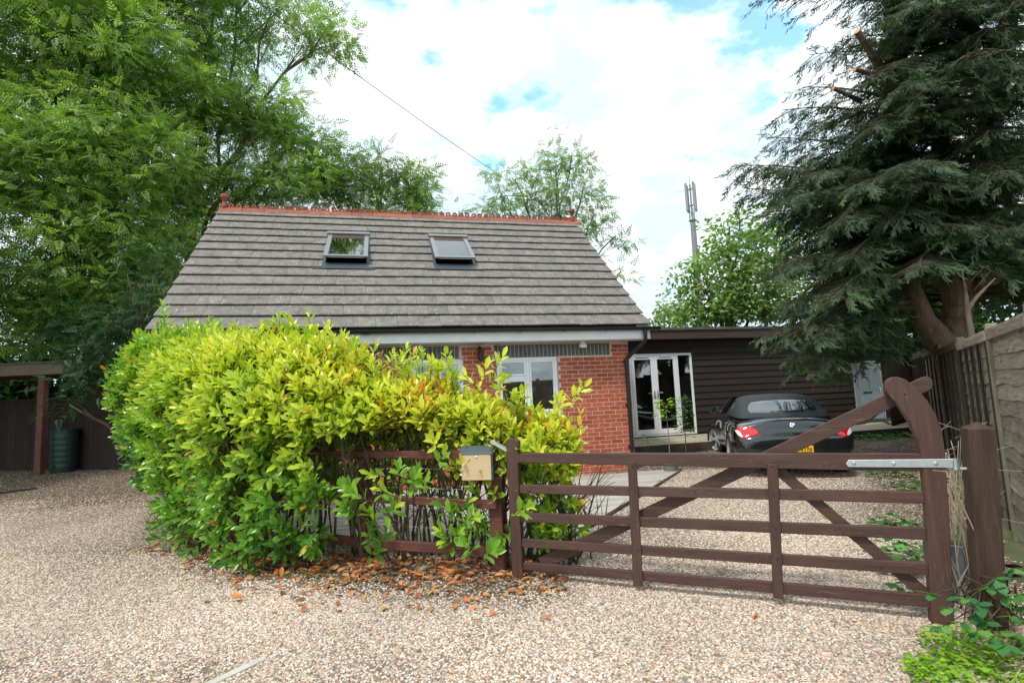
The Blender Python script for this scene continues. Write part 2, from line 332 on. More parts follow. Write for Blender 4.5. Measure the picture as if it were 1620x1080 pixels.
M_barkc = mat('conifer_bark', (.10, .062, .045), .95, var=(.23, .16, .12), scale=3.5, stretch=(3, 3, .6), bump=1.0, bscale=7)
M_twig = mat('grey_twig', (.13, .105, .085), .9, var=(.22, .19, .15), scale=9)
M_hstem = mat('laurel_stem', (.05, .042, .022), .8, var=(.11, .095, .045), scale=9)
M_branch = mat('branch_bark', (.050, .034, .024), .95, var=(.09, .064, .046), scale=8)
M_cut = mat('fresh_cut_wood', (.55, .27, .11), .8, var=(.62, .36, .17), scale=15)
M_dark = mat('dark_interior', (.05, .048, .045), .9)
M_plaster = mat('interior_plaster', (.45, .44, .42), .9)
M_paint = mat('black_car_paint', (.006, .008, .009), .14, spec=.6, coat=1.0)
M_soft = mat('black_fabric_hood', (.022, .027, .030), .75, var=(.034, .040, .044), scale=30)
M_tyre = mat('tyre_rubber', (.014, .014, .015), .8)
M_alloy = mat('alloy', (.55, .56, .58), .35, metal=.4)
M_red = mat('red_lens', (.62, .008, .012), .12, coat=1)
M_clear = mat('clear_lens', (.75, .72, .72), .12, coat=1)
M_plate = mat('yellow_plate', (.85, .48, .02), .4)
M_plateink = mat('plate_ink', (.01, .01, .01), .5)
M_chrome = mat('chrome', (.75, .76, .78), .12, metal=1)
M_lblue = mat('badge_blue', (.05, .16, .45), .3); M_white = mat('badge_white', (.85, .85, .85), .3)
M_green_pl = mat('green_plastic', (.010, .035, .028), .5, var=(.016, .048, .04), scale=3)
M_post = mat('red_brown_post', (.11, .035, .026), .75, var=(.16, .055, .042), scale=5, stretch=(3, 3, .6), bump=.4)
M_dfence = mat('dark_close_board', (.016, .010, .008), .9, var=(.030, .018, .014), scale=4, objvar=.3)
M_door = mat('pale_grey_door', (.62, .66, .70), .45, var=(.55, .60, .64), scale=2)
M_hose = mat('hose', (.03, .035, .04), .5)
M_wire = mat('cable_black', (.05, .05, .055), .6)
M_mast = mat('mast_grey', (.17, .175, .18), .6, var=(.22, .225, .23), scale=2)
M_antenna = mat('antenna_panel', (.30, .30, .28), .6)
M_pot = mat('grey_pot', (.16, .17, .17), .7)
M_glass = glassmat('window_glass', refl=.13); M_rglass = glassmat('rooflight_glass', (.7, .76, .78), refl=.22)
M_blind = mat('white_blind', (.86, .88, .90), .8)
M_cglass = mat('car_glass', (.015, .02, .022), .03, spec=.9, coat=1)
M_dry = mat('dry_stalk', (.34, .27, .19), .9, var=(.50, .42, .32), scale=12)

ML_ash = leafmat('ash_leaf', [(0, (.08, .15, .035)), (.35, (.16, .275, .06)), (.7, (.29, .44, .10)), (1, (.44, .60, .18))], .38, .42, spec=.6)
ML_ashp = leafmat('pale_ash_leaf', [(0, (.09, .16, .05)), (.4, (.17, .275, .08)), (.8, (.29, .43, .14)), (1, (.40, .54, .22))], .5, .38)
ML_dark = leafmat('dark_shrub_leaf', [(0, (.014, .045, .016)), (.5, (.03, .085, .028)), (1, (.07, .16, .045))], .5, .3)
ML_con = leafmat('conifer_needles', [(0, (.022, .040, .018)), (.45, (.042, .074, .032)), (.75, (.07, .118, .046)), (.92, (.10, .18, .06)), (1, (.12, .085, .045))], .6, .18)
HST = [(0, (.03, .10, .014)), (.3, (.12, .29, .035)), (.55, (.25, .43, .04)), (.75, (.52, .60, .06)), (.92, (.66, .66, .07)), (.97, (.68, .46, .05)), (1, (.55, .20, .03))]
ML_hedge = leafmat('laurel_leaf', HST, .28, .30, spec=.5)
ML_hobj = [leafmat('laurel_leaf_%s' % n, [(0, c), (1, tuple(min(1, v*1.15) for v in c))], .28, .30, objrandom=True) for n, c in (('green', (.055, .18, .018)), ('mid', (.16, .33, .022)), ('lime', (.40, .52, .04)), ('yellow', (.64, .64, .07)), ('orange', (.62, .38, .05)))]
ML_bram = leafmat('bramble_leaf', [(0, (.03, .12, .035)), (.6, (.07, .22, .05)), (1, (.15, .36, .08))], .5, .35)
ML_lime = leafmat('clover_leaf', [(0, (.12, .28, .02)), (.6, (.25, .45, .03)), (1, (.38, .58, .05))], .5, .35)
ML_litter = leafmat('fallen_leaf', [(0, (.15, .06, .03)), (.3, (.38, .12, .045)), (.6, (.55, .20, .06)), (.85, (.60, .33, .12)), (1, (.42, .30, .17))], .6, .12)
ML_litobj = leafmat('fallen_leaf_single', [(0, (.35, .10, .04)), (.4, (.60, .17, .05)), (.7, (.62, .28, .08)), (1, (.55, .36, .14))], .6, .12, objrandom=True)
ML_grass = leafmat('grass_blade', [(0, (.07, .17, .03)), (1, (.18, .34, .06))], .6, .35)

# ------------------------------------------------------------------ ground
xs = np.concatenate([np.linspace(-400, -20, 20)[:-1], np.linspace(-20, 20, 60), np.linspace(20, 400, 20)[1:]])
ys = np.concatenate([np.linspace(-60, -4, 8)[:-1], np.linspace(-4, 24, 60), np.linspace(24, 700, 20)[1:]])
V = np.array([(x, y, ground(x, y)-.03) for y in ys for x in xs]); nx = len(xs)
Fq = np.array([(j*nx+i, j*nx+i+1, (j+1)*nx+i+1, (j+1)*nx+i) for j in range(len(ys)-1) for i in range(nx-1)])
tag(link('ground', np_mesh('ground', V, Fq, smooth=True), M_earth), kind='structure')

HA = .24                                          # house front turned about 14 degrees
HU = Vector((math.cos(HA), math.sin(HA), 0)); HB = Vector((-math.sin(HA), math.cos(HA), 0))
HO = Vector((2.147, 9.815, .13))
def h2w(x, y, z=0): return HO + HU*x + HB*y + Vector((0, 0, z))
def w2h(p): d = Vector((p[0], p[1], 0))-Vector((HO.x, HO.y, 0)); return d.dot(HU), d.dot(HB)

# gravel drive with loose stones (geometry nodes add the pebbles)
step = .2
gx = np.arange(-15, 9.01, step); gy = np.arange(.4, 13.61, step)
def dens_at(x, y):
    hx, hy = w2h((x, y))
    if hx < .02 and hy > .0 and hx > -7.6: return -1
    if hx > 0 and hy > 2.6: return -1
    if x > 3.5+(y-3.9)*.67 and y > 2: return -1
    return 1
def dirt_shade_at(x, y):
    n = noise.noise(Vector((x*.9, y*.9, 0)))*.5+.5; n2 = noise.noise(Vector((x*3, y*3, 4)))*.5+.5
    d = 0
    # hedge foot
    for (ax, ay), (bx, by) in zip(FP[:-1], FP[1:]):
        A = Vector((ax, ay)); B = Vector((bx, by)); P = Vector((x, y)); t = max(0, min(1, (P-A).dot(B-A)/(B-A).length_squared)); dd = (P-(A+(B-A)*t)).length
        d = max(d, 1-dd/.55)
    d = max(d, min(1, (y-7.4)/2.6) if x < -4 else 0)                     # towards the carport: brownish gravel, with shade painted into its colour
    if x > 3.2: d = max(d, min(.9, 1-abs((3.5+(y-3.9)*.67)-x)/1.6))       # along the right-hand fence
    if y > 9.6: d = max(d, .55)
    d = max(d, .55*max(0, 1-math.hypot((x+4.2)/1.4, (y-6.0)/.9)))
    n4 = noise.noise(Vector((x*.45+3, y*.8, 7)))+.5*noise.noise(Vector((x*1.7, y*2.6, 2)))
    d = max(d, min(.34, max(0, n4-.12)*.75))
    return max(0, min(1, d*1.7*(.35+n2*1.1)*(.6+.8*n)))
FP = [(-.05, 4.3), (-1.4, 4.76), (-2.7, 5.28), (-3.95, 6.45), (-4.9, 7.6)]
vid = {}; V = []; Fq = []; 
def vget(i, j):
    if (i, j) not in vid: vid[(i, j)] = len(V); x, y = gx[i], gy[j]; V.append((x, y, ground(x, y)+.004+.006*noise.noise(Vector((x*1.5, y*1.5, 9)))))
    return vid[(i, j)]
for j in range(len(gy)-1):
    for i in range(len(gx)-1):
        if dens_at(gx[i]+step/2, gy[j]+step/2) > 0: Fq.append((vget(i, j), vget(i+1, j), vget(i+1, j+1), vget(i, j+1)))
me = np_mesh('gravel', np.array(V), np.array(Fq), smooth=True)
dirt_shade = np.array([dirt_shade_at(v[0], v[1]) for v in V]); 
a = me.attributes.new('dirt_shade', 'FLOAT', 'POINT'); a.data.foreach_set('value', dirt_shade.astype(np.float32))
def dn(v, d):
    x, y = v[0], v[1]
    if y < 1.6 or abs(x) > 1.12*y+1.0: return 0
    b = 6200 if y < 4.4 else (4000 if y < 6 else (1800 if y < 9.5 else 700))
    return b*(1-.8*d)
a = me.attributes.new('dens', 'FLOAT', 'POINT'); a.data.foreach_set('value', np.array([dn(v, d) for v, d in zip(V, dirt_shade)], dtype=np.float32))
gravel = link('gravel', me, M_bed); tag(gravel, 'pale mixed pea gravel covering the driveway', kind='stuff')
def gravel_nodes():
    g = bpy.data.node_groups.new('pebbles', 'GeometryNodeTree')
    g.interface.new_socket('Geometry', in_out='INPUT', socket_type='NodeSocketGeometry'); g.interface.new_socket('Geometry', in_out='OUTPUT', socket_type='NodeSocketGeometry')
    gi = g.nodes.new('NodeGroupInput'); go = g.nodes.new('NodeGroupOutput')
    dp = g.nodes.new('GeometryNodeDistributePointsOnFaces'); na = g.nodes.new('GeometryNodeInputNamedAttribute'); na.data_type = 'FLOAT'; na.inputs[0].default_value = 'dens'
    L(g, gi.outputs[0], dp.inputs['Mesh']); L(g, na.outputs[0], dp.inputs['Density'])
    ic = g.nodes.new('GeometryNodeMeshIcoSphere'); ic.inputs['Radius'].default_value = .5; ic.inputs['Subdivisions'].default_value = 2
    sp = g.nodes.new('GeometryNodeSetPosition'); nz = g.nodes.new('ShaderNodeTexNoise'); nz.inputs['Scale'].default_value = 1.6; nz.inputs['Detail'].default_value = 1
    sb = g.nodes.new('ShaderNodeVectorMath'); sb.operation = 'SUBTRACT'; sb.inputs[1].default_value = (.5, .5, .5); L(g, nz.outputs['Color'], sb.inputs[0])
    ms = g.nodes.new('ShaderNodeVectorMath'); ms.operation = 'SCALE'; ms.inputs['Scale'].default_value = .7; L(g, sb.outputs[0], ms.inputs[0])
    L(g, ic.outputs[0], sp.inputs[0]); L(g, ms.outputs[0], sp.inputs['Offset'])
    ss = g.nodes.new('GeometryNodeSetShadeSmooth'); L(g, sp.outputs[0], ss.inputs[0])
    sm = g.nodes.new('GeometryNodeSetMaterial'); sm.inputs['Material'].default_value = M_peb; L(g, ss.outputs[0], sm.inputs[0])
    io = g.nodes.new('GeometryNodeInstanceOnPoints'); L(g, dp.outputs[0], io.inputs['Points']); L(g, sm.outputs[0], io.inputs['Instance'])
    rv = g.nodes.new('FunctionNodeRandomValue'); rv.data_type = 'FLOAT_VECTOR'; rv.inputs[0].default_value = (-.3, -.3, 0); rv.inputs[1].default_value = (.3, .3, 6.28)
    L(g, rv.outputs[0], io.inputs['Rotation'])
    r2 = g.nodes.new('FunctionNodeRandomValue'); r2.data_type = 'FLOAT_VECTOR'; r2.inputs[0].default_value = (.011, .009, .007); r2.inputs[1].default_value = (.025, .018, .013); r2.inputs['Seed'].default_value = 3
    L(g, r2.outputs[0], io.inputs['Scale'])
    jn = g.nodes.new('GeometryNodeJoinGeometry'); L(g, gi.outputs[0], jn.inputs[0]); L(g, io.outputs[0], jn.inputs[0]); L(g, jn.outputs[0], go.inputs[0])
    return g
md = gravel.modifiers.new('pebbles', 'NODES'); md.node_group = gravel_nodes()

# pale edging strip lying in the gravel
A = on_ground(345, 1078); B = on_ground(415, 1045); e = MB(); d = (B-A).normalized(); A2 = A-d*.5
n = Vector((-d.y, d.x, 0))*.028
e.rings([[A2+n+Vector((0, 0, -.03)), A2-n+Vector((0, 0, -.03)), A2-n+Vector((0, 0, .014)), A2+n+Vector((0, 0, .014))], [B+n+Vector((0, 0, -.03)), B-n+Vector((0, 0, -.03)), B-n+Vector((0, 0, .016)), B+n+Vector((0, 0, .016))]])
tag(e.obj('edging_strip', M_conc), 'grey concrete edging strip half buried in the open gravel', 'edging')

# ------------------------------------------------------------------ the brick house
house = empty('brick_house', HO, HA)
tag(house, 'red brick house with grey tiled roof and terracotta ridge behind the laurel hedge', 'house')
HW = 7.47; DP = 6.218                         # width of the walls
WZ = 2.30                         # wall height under the soffit
def hpix(x, y): p = on_plane(x, y, HO, HB)-HO; return p.dot(HU), p.z
WX1, WZ1 = hpix(882, 563); WX0, _ = hpix(785, 563); _, WZ0 = hpix(880, 655); VX1, _ = hpix(733, 566); VX0, _ = hpix(648, 570)
openings = [(WX0, WX1, WZ0, WZ1), (VX0, VX1, WZ0, WZ1)]
wall = MB()
# front wall core split round the openings, mortar face at y = 0.008
def wallx(x0, x1, z0, z1): wall.mm(x0, x1, .004, .26, z0, z1)
wallx(WX1, 0, -.3, WZ); wallx(WX0, WX1, -.3, WZ0); wallx(WX0, WX1, WZ1, WZ); wallx(VX1, WX0, -.3, WZ)
wallx(VX0, VX1, -.3, WZ0); wallx(VX0, VX1, WZ1, WZ); wallx(-HW, VX0, -.3, WZ)
wall_o = wall.obj('wall', M_mortar, house)
sw = MB()
sw.mm(-.26, -.008, .262, DP-.26, -.3, WZ); sw.mm(-HW+.008, -HW+.26, .262, DP-.26, -.3, WZ); sw.mm(-HW+.008, -.008, DP-.258, DP, -.3, WZ)
for x0, x1 in ((-.26, -.008), (-HW+.008, -HW+.26)):
    sw.prism([(.0, WZ+.002), (DP, WZ+.002), (DP/2, 5.25)], lambda u, v, t: (t, u, v), x0, x1)
link('gable_wall', sw.mesh('gable_wall'), M_brick, house)
fl = MB(); fl.mm(-HW+.27, -.27, .27, DP-.28, -.3, .02); fl.mm(-HW+.27, -.27, 2.5, 2.6, .03, 2.2); fl.mm(-HW+.27, -.27, .27, DP-.28, 2.2, 2.28)
fl.obj('interior', M_plaster, house)
# bricks: running bond on the front wall, seen ones as single objects
bm = MB(); bm.cham(-.1075, .1075, -.0, .06, -.0325, .0325, .003); brick_me = bm.mesh('brick'); brick_me.materials.append(M_brick)
bh = MB(); bh.cham(-.051, .051, -.0, .06, -.0325, .0325, .003); half_me = bh.mesh('brick_half'); half_me.materials.append(M_brick)
sb = MB(); sb.cham(-.0325, .0325, -.0, .06, -.1075, .1075, .003); sol_me = sb.mesh('soldier_brick'); sol_me.materials.append(M_blue)
SOL = [(hpix(781, 550)[0], hpix(966, 550)[0]), (hpix(575, 550)[0], hpix(730, 550)[0])]
def blocked(x0, x1, z0, z1):
    for a0, a1, b0, b1 in openings:
        if x1 > a0+.002 and x0 < a1-.002 and z1 > b0+.005 and z0 < b1-.005: return True
    for a0, a1 in SOL:
        if x1 > a0+.002 and x0 < a1-.002 and z1 > WZ1 and z0 < WZ1+.22: return True
    return False
cands = []; rest = MB()
nrow = 31
for r in range(-2, nrow):
    z = .0375+r*.075
    if z+.033 > WZ: continue
    off = 0 if r % 2 == 0 else .1125
    x = -off
    k = 0
    edges = []
    if off: edges.append((-.1075+.001, 0))
    while x > -HW+.05:
        x0 = max(x-.215, -HW); edges.append((x0, x)); x -= .225
    for x0, x1 in edges:
        x1c = x1
        segs = [(x0+.0, x1c)]
        # clip against openings
        out = []
        zz0, zz1 = z-.0325, z+.0325
        obst = [(o[0], o[1]) for o in openings if zz1 > o[2]+.005 and zz0 < o[3]-.005]+[(s_[0], s_[1]) for s_ in SOL if zz1 > WZ1 and zz0 < WZ1+.22]
        for s0, s1 in segs:
            cur = [(s0, s1)]
            for o0, o1 in obst:
                nw = []
                for c0, c1 in cur:
                    if c1 <= o0 or c0 >= o1: nw.append((c0, c1))
                    else:
                        if c0 < o0-.02: nw.append((c0, o0-.004))
                        if c1 > o1+.02: nw.append((o1+.004, c1))
                cur = nw
            out += cur
        for c0, c1 in out:
            if c1-c0 > .03: cands.append(((c0+c1)/2, z, c1-c0))
cands.sort(key=lambda c: -(c[0]) + (0 if c[1] > .2 else 3))
for i, (x, z, w) in enumerate(cands):
    if i < 285:
        o = link('brick', brick_me if w > .13 else half_me, None, wall_o); o.location = (x, rnd.uniform(-.0015, .0015), z); o.scale = (w/(.215 if w > .13 else .102), 1, 1)
    else: rest.cham(x-w/2, x+w/2, 0, .06, z-.0325, z+.0325, .003)
tag(rest.obj('bricks', M_brick, wall_o), kind='stuff')
for a0, a1 in SOL:
    x = a0+.0375
    while x < a1-.02:
        o = link('lintel_brick', sol_me, None, wall_o); o.location = (x, -.002, WZ1+.108); x += .075

# windows
def casement(x0, x1, z0, z1, handle=True):
    w = MB(); t = .055; y0, y1 = .03, .10
    w.cham(x0, x1, y0, y1, z0, z0+t); w.cham(x0, x1, y0, y1, z1-t, z1); w.cham(x0, x0+t, y0+.001, y1-.001, z0+t, z1-t); w.cham(x1-t, x1, y0+.001, y1-.001, z0+t, z1-t)
    xm = (x0+x1)/2; w.cham(xm-.03, xm+.03, y0+.002, y1-.002, z0+t, z1-t)
    zm = z1-.36; w.cham(x0+t, xm-.03, y0+.003, y1-.003, zm-.03, zm+.03)
    f = w.obj('window', M_upvc, house)
    g = MB()
    g.mm(x0+t, xm-.03, .062, .068, z0+t, zm-.03); g.mm(x0+t, xm-.03, .062, .068, zm+.03, z1-t); g.mm(xm+.03, x1-t, .062, .068, z0+t, z1-t)
    for a in ((x0+t, xm-.03, z0+t, zm-.03), (x0+t, xm-.03, zm+.03, z1-t), (xm+.03, x1-t, z0+t, z1-t)):
        # opening sash and its pane
        q = MB(); s = .038; a0, a1, b0, b1 = a
        q.cham(a0, a1, .018, .058, b0, b0+s); q.cham(a0, a1, .018, .058, b1-s, b1); q.cham(a0, a0+s, .019, .057, b0+s, b1-s); q.cham(a1-s, a1, .019, .057, b0+s, b1-s)
        q.obj('sash', M_upvc, f)
        p = MB(); p.mm(a0+s, a1-s, .036, .042, b0+s, b1-s); p.obj('pane', M_glass, f)
    s = MB(); s.cham(x0-.04, x1+.04, -.05, .11, z0-.055, z0-.001); s.obj('window_sill', M_upvc, f)
for o_ in openings: casement(o_[0]+.005, o_[1]-.005, o_[2]+.003, o_[3]-.003)

# roof
RISE, RUN = 3.059, 3.459; TH = math.atan2(RISE, RUN); EZ = 2.67-.13
ex, ey = .28, -.35; RL = 8.03; SL = math.hypot(RISE, RUN)
rx1, rx0 = ex, ex-RL
rb = Vector((0, math.cos(TH), math.sin(TH))); rn = Vector((0, -math.sin(TH), math.cos(TH)))
def rp(a, b, n=0): return Vector((ex-a, ey, EZ)) + rb*b + rn*n
# rooflights located on the roof plane
Wp0 = h2w(ex, ey, EZ); Wn = HU*0 + HB*rn.y + Vector((0, 0, rn.z))
def roof_ab(x, y):
    p = on_plane(x, y, Wp0, Wn)-Wp0; return -p.dot(HU), p.dot(HB*rb.y+Vector((0, 0, rb.z)))
lights = []
for (tl, tr, br, bl_) in (((520, 373), (584, 375), (584, 429), (509, 429)), ((680, 377), (738, 379), (752, 430), (688, 430))):
    q = [roof_ab(*p) for p in (tl, tr, br, bl_)]
    ac = sum(a for a, b in q)/4; b0 = (q[2][1]+q[3][1])/2; b1 = (q[0][1]+q[1][1])/2
    lights.append((ac-.42, ac+.42, b0, b1))
roof = MB(); th = .06
ry = RUN+ey
# sheathing with gaps for the rooflights left solid below (rooflights sit in wells)
def slab(a0, a1, b0, b1, n0=-.09, n1=-.01):
    vs = [rp(a, b, n) for a in (a0, a1) for b in (b0, b1) for n in (n0, n1)]
    roof.add(vs, [(0, 1, 3, 2), (4, 6, 7, 5), (0, 4, 5, 1), (2, 3, 7, 6), (0, 2, 6, 4), (1, 5, 7, 3)])
wins = sorted(lights); e0 = 0.0
for (a0, a1, b0, b1) in wins:
    slab(e0, a0+.06, 0.02, SL-.002); slab(a0+.06, a1-.06, .02, b0+.06); slab(a0+.06, a1-.06, b1-.06, SL-.002); e0 = a1-.06
slab(e0, RL, .02, SL-.002)
roof_o = roof.obj('roof', M_dark, house)
# rear slope in one piece
rr = MB()
for i in range(14):
    b = i*SL/14
    p = lambda a, bb, n: Vector((ex-a, 2*ry-(ey+rb.y*bb)+0, EZ+rb.z*bb)) + Vector((0, math.sin(TH), math.cos(TH)))*n
    vs = [p(a, bb, n) for a in (0, RL) for bb in (b-.0, b+.36) for n in (0, .03 if bb < b+.1 else .008)]
    rr.add([p(0, b, .0), p(0, b, .045), p(0, b+SL/14, .012), p(0, b+SL/14, -.05), p(RL, b, .0), p(RL, b, .045), p(RL, b+SL/14, .012), p(RL, b+SL/14, -.05)],
           [(0, 1, 2, 3), (7, 6, 5, 4), (0, 4, 5, 1), (1, 5, 6, 2), (2, 6, 7, 3), (3, 7, 4, 0)])
rr.obj('rear_slope', M_tile, house)
# tiles
G = SL/14; TW = .343
def tile_mesh(w):
    t = MB(); l = G+.035; th = .024
    segs = 3
    # slightly tilted: tail lifted, head on the batten
    def P(x, y, n): return (x, y, n)
    z0, z1 = .046, .004
    t.add([P(-w/2+.0018, 0, z0), P(w/2-.0018, 0, z0), P(w/2-.0018, l, z1), P(-w/2+.0018, l, z1), P(-w/2+.0018, .004, z0+th), P(w/2-.0018, .004, z0+th), P(w/2-.0018, l, z1+th), P(-w/2+.0018, l, z1+th), P(-w/2+.0018, -.002, z0+th*.7), P(w/2-.0018, -.002, z0+th*.7)],
          [(0, 3, 2, 1), (4, 5, 6, 7), (0, 1, 9, 8), (8, 9, 5, 4), (1, 2, 6, 5, 9), (3, 0, 8, 4, 7), (2, 3, 7, 6)])
    me = t.mesh('tile'); me.materials.append(M_tile); return me
cache = {}
nt_ = 0
mrot = Matrix((( -1*-1, 0, 0), (0, rb.y, rn.y), (0, rb.z, rn.z)))
for r in range(14):
    b = r*G - (.03 if r == 0 else 0)
    x = -TW/2 if r % 2 else 0.0
    while x < RL-.01:
        a0, a1 = max(x, 0), min(x+TW, RL); x += TW
        if a1-a0 < .05: continue
        segs = [(a0, a1)]
        for (l0, l1, lb0, lb1) in lights:
            if b+G > lb0-.03+.12 and b < lb1-.12:
                nw = []
                for s0, s1 in segs:
                    if s1 <= l0 or s0 >= l1: nw.append((s0, s1))
                    else:
                        if s0 < l0-.03: nw.append((s0, l0))
                        if s1 > l1+.03: nw.append((l1, s1))
                segs = nw
        for s0, s1 in segs:
            w = round(s1-s0, 3)
            if w < .03: continue
            if w not in cache: cache[w] = tile_mesh(w)
            o = link('tile', cache[w], None, roof_o)
            jr = Matrix.Rotation(rnd.gauss(0, .0022), 4, 'Z') @ Matrix.Rotation(rnd.gauss(0, .003), 4, 'Y')
            mm_ = mrot.to_4x4() @ jr; mm_.translation = rp((s0+s1)/2, b+rnd.gauss(0, .0025), rnd.uniform(-.001, .003)); o.matrix_local = mm_; nt_ += 1
# ridge crest tiles and finials
cm = MB(); rl = .452
def ridge_tile():
    t = MB(); w = rl/2-.003
    # angular saddle
    t.prism([(-.16, -.10), (0, .035), (.16, -.10), (.16, -.075), (0, .065), (-.16, -.075)], lambda u, v, q: (q, u, v), -w, w)
    for k in range(3):
        cx = -rl/2+rl*(k+.5)/3; ro, ri = .060, .022; n = 14; z0 = .055
        out = []; inn = []
        for i in range(n+1):
            an = math.pi*i/n; out.append((cx+ro*math.cos(an), z0+.03+ro*math.sin(an))); 
        ring_o = [(cx+ro, z0)]+out+[(cx-ro, z0)]
        # body with a round hole: quads between outer outline and hole ring
        m = len(ring_o)
        hole = []
        for (ox, oz) in ring_o:
            dx, dz = ox-cx, oz-(z0+.036); l = math.hypot(dx, dz); hole.append((cx+ri*dx/l, z0+.036+ri*dz/l))
        vs = []
        for y in (-.014, .014): vs += [(p[0], y, p[1]) for p in ring_o]+[(p[0], y, p[1]) for p in hole]
        fs = []
        for i in range(m-1):
            fs += [(i, i+1, m+i+1, m+i), (2*m+i, 3*m+i, 3*m+i+1, 2*m+i+1), (i, 2*m+i, 2*m+i+1, i+1), (m+i, m+i+1, 3*m+i+1, 3*m+i)]
        fs += [(m-1, 0, m, 2*m-1), (3*m-1, 4*m-1, 3*m, 2*m), (m-1, 3*m-1, 2*m, 0), (2*m-1, m, 3*m, 4*m-1)]
        t.add(vs, fs)
    me = t.mesh('ridge_tile'); me.materials.append(M_terra); return me
rt = ridge_tile(); rtop = EZ+RISE
nr = int(RL/rl+.5)
for i in range(nr):
    o = link('ridge_tile', rt, None, roof_o); o.location = (ex-RL+rl*(i+.5)-.01, ry, rtop+.01+rnd.uniform(-.003, .003)); o.scale = (RL/nr/rl, 1, 1); o.rotation_euler = (0, rnd.gauss(0, .004), 0)
for x in (ex-.05, ex-RL+.08):
    f = MB(); f.lathe([(.05, 0), (.055, .06), (.04, .08), (.035, .17), (.05, .19), (.05, .20), (.03, .21), (.055, .235), (.07, .27), (.072, .30), (.06, .335), (.03, .355), (.001, .36)], 14, (0, 0, 0))
    o = f.obj('finial', M_terra, roof_o, smooth=35); o.location = (x, ry, rtop+.05); o.scale = (1.1, 1.1, .9)
# rooflights
for (a0, a1, b0, b1) in lights:
    q = MB()
    def rbox(mb, x0, x1, y0, y1, n0, n1, tl=0, yp=0):
        vs = []
        for a in (x0, x1):
            for b in (y0, y1):
                for n in (n0, n1):
                    bb, nn = b, n
                    if tl:
                        c, s_ = math.cos(tl), math.sin(tl); db, dn_ = b-yp, n; bb = yp+db*c+dn_*s_; nn = dn_*c-db*s_
                    vs.append(rp(a, bb, nn))
        mb.add(vs, [(0, 1, 3, 2), (4, 6, 7, 5), (0, 4, 5, 1), (2, 3, 7, 6), (0, 2, 6, 4), (1, 5, 7, 3)])
    fb = b0+.20
    rbox(q, a0, a0+.05, fb, b1-.04, -.12, .06); rbox(q, a1-.05, a1, fb, b1-.04, -.12, .06); rbox(q, a0, a1, b1-.06, b1, -.12, .07); rbox(q, a0, a1, fb-.03, fb+.02, -.12, .055)
    f = q.obj('rooflight', M_slate, roof_o)
    s = MB(); ym = (fb+b1)/2; tl = R(7)
    n0, n1 = .062, .095
    rbox(s, a0+.02, a0+.10, fb-.02, b1-.07, n0, n1, tl, ym+.35); rbox(s, a1-.10, a1-.02, fb-.02, b1-.07, n0, n1, tl, ym+.35)
    rbox(s, a0+.1, a1-.1, fb-.02, fb+.05, n0, n1, tl, ym+.35)
    s.obj('sash', M_sash, f)
    s = MB(); rbox(s, a0+.0, a1-.0, b1-.075, b1+.01, .072, .105); s.obj('head_cover', M_sash, f)
    s = MB(); rbox(s, a0+.1, a1-.1, fb+.05, b1-.24, .070, .078, tl, ym+.35); s.obj('pane', M_rglass, f)
    s = MB(); rbox(s, a0+.1, a1-.1, b1-.24, b1-.08, .05, .068, 0, 0); s.obj('upper_rail', M_gate, f)
    s = MB(); rbox(s, a0+.1, a1-.1, fb+.05, fb+(b1-fb)*.74, .03, .034, tl, ym+.35); s.obj('blind', M_blind, f)
    s = MB(); rbox(s, a0-.02, a1+.02, b0+.0, fb-.03, .045, .056); rbox(s, a0-.12, a1+.16, b0-.012, b0+.012, .052, .066); s.obj('flashing', M_slate, f)
# small sprig of leaves fallen on the tiles is not modelled as house: see further down
# soffit, fascia, bargeboards
fa = MB(); fa.cham(rx0+.02, rx1-.0, ey-.0, ey+.022, WZ+.0, EZ-.03, .003); fa.obj('fascia', M_fascia, house)
fa = MB(); fa.mm(rx0+.02, rx1, ey+.024, .0-.002, WZ+.004, WZ+.016); fa.obj('soffit', M_fascia, house)
be = MB(); be.mm(rx1-.25, rx1-.0, ey+.024, ey+.14, WZ+.02, EZ+.04); be.obj('boxed_end', M_fascia, house)
for x in (rx1-.03, rx0+.005):
    v = MB()
    for sgn in (1, -1):
        v.prism([(ey, EZ-.22), (ry, rtop-.22), (ry, rtop-.03), (ey, EZ-.03)] if sgn == 1 else [(2*ry-ey, EZ-.22), (ry, rtop-.22), (ry, rtop-.03), (2*ry-ey, EZ-.03)], lambda u, vv, t: (t, u, vv), x, x+.024)
    v.obj('bargeboard', M_fascia, house)
# gutter (half round), brackets, downpipe
g = MB(); prof = []
gz = EZ-.03; gy_ = ey-.062
for i in range(9): an = math.pi+math.pi*i/8; prof.append((gy_+.058*math.cos(an), gz+.058*math.sin(an)))
for i in range(9): an = 2*math.pi-math.pi*i/8; prof.append((gy_+.053*math.cos(an), gz+.053*math.sin(an)))
g.prism(prof, lambda u, v, t: (t, u, v), rx0-.03, rx1+.16); gut = g.obj('gutter', M_black, house)
for k in range(11):
    x = rx1-.1-k*.78; b = MB(); pr = [(gy_+.067*math.cos(math.pi+math.pi*i/8), gz+.067*math.sin(math.pi+math.pi*i/8)) for i in range(9)]+[(gy_+.06*math.cos(2*math.pi-math.pi*i/8), gz+.06*math.sin(2*math.pi-math.pi*i/8)) for i in range(9)]
    b.prism(pr, lambda u, v, t: (t, u, v), x-.012, x+.012); b.obj('bracket', M_black, gut)
b = MB(); b.prism([(gy_+.069*math.cos(math.pi+math.pi*i/8), gz+.069*math.sin(math.pi+math.pi*i/8)) for i in range(9)], lambda u, v, t: (t, u, v), -5.02+.28, -4.9+.28); b.obj('union', M_black, gut)
dpx = rx1-.13
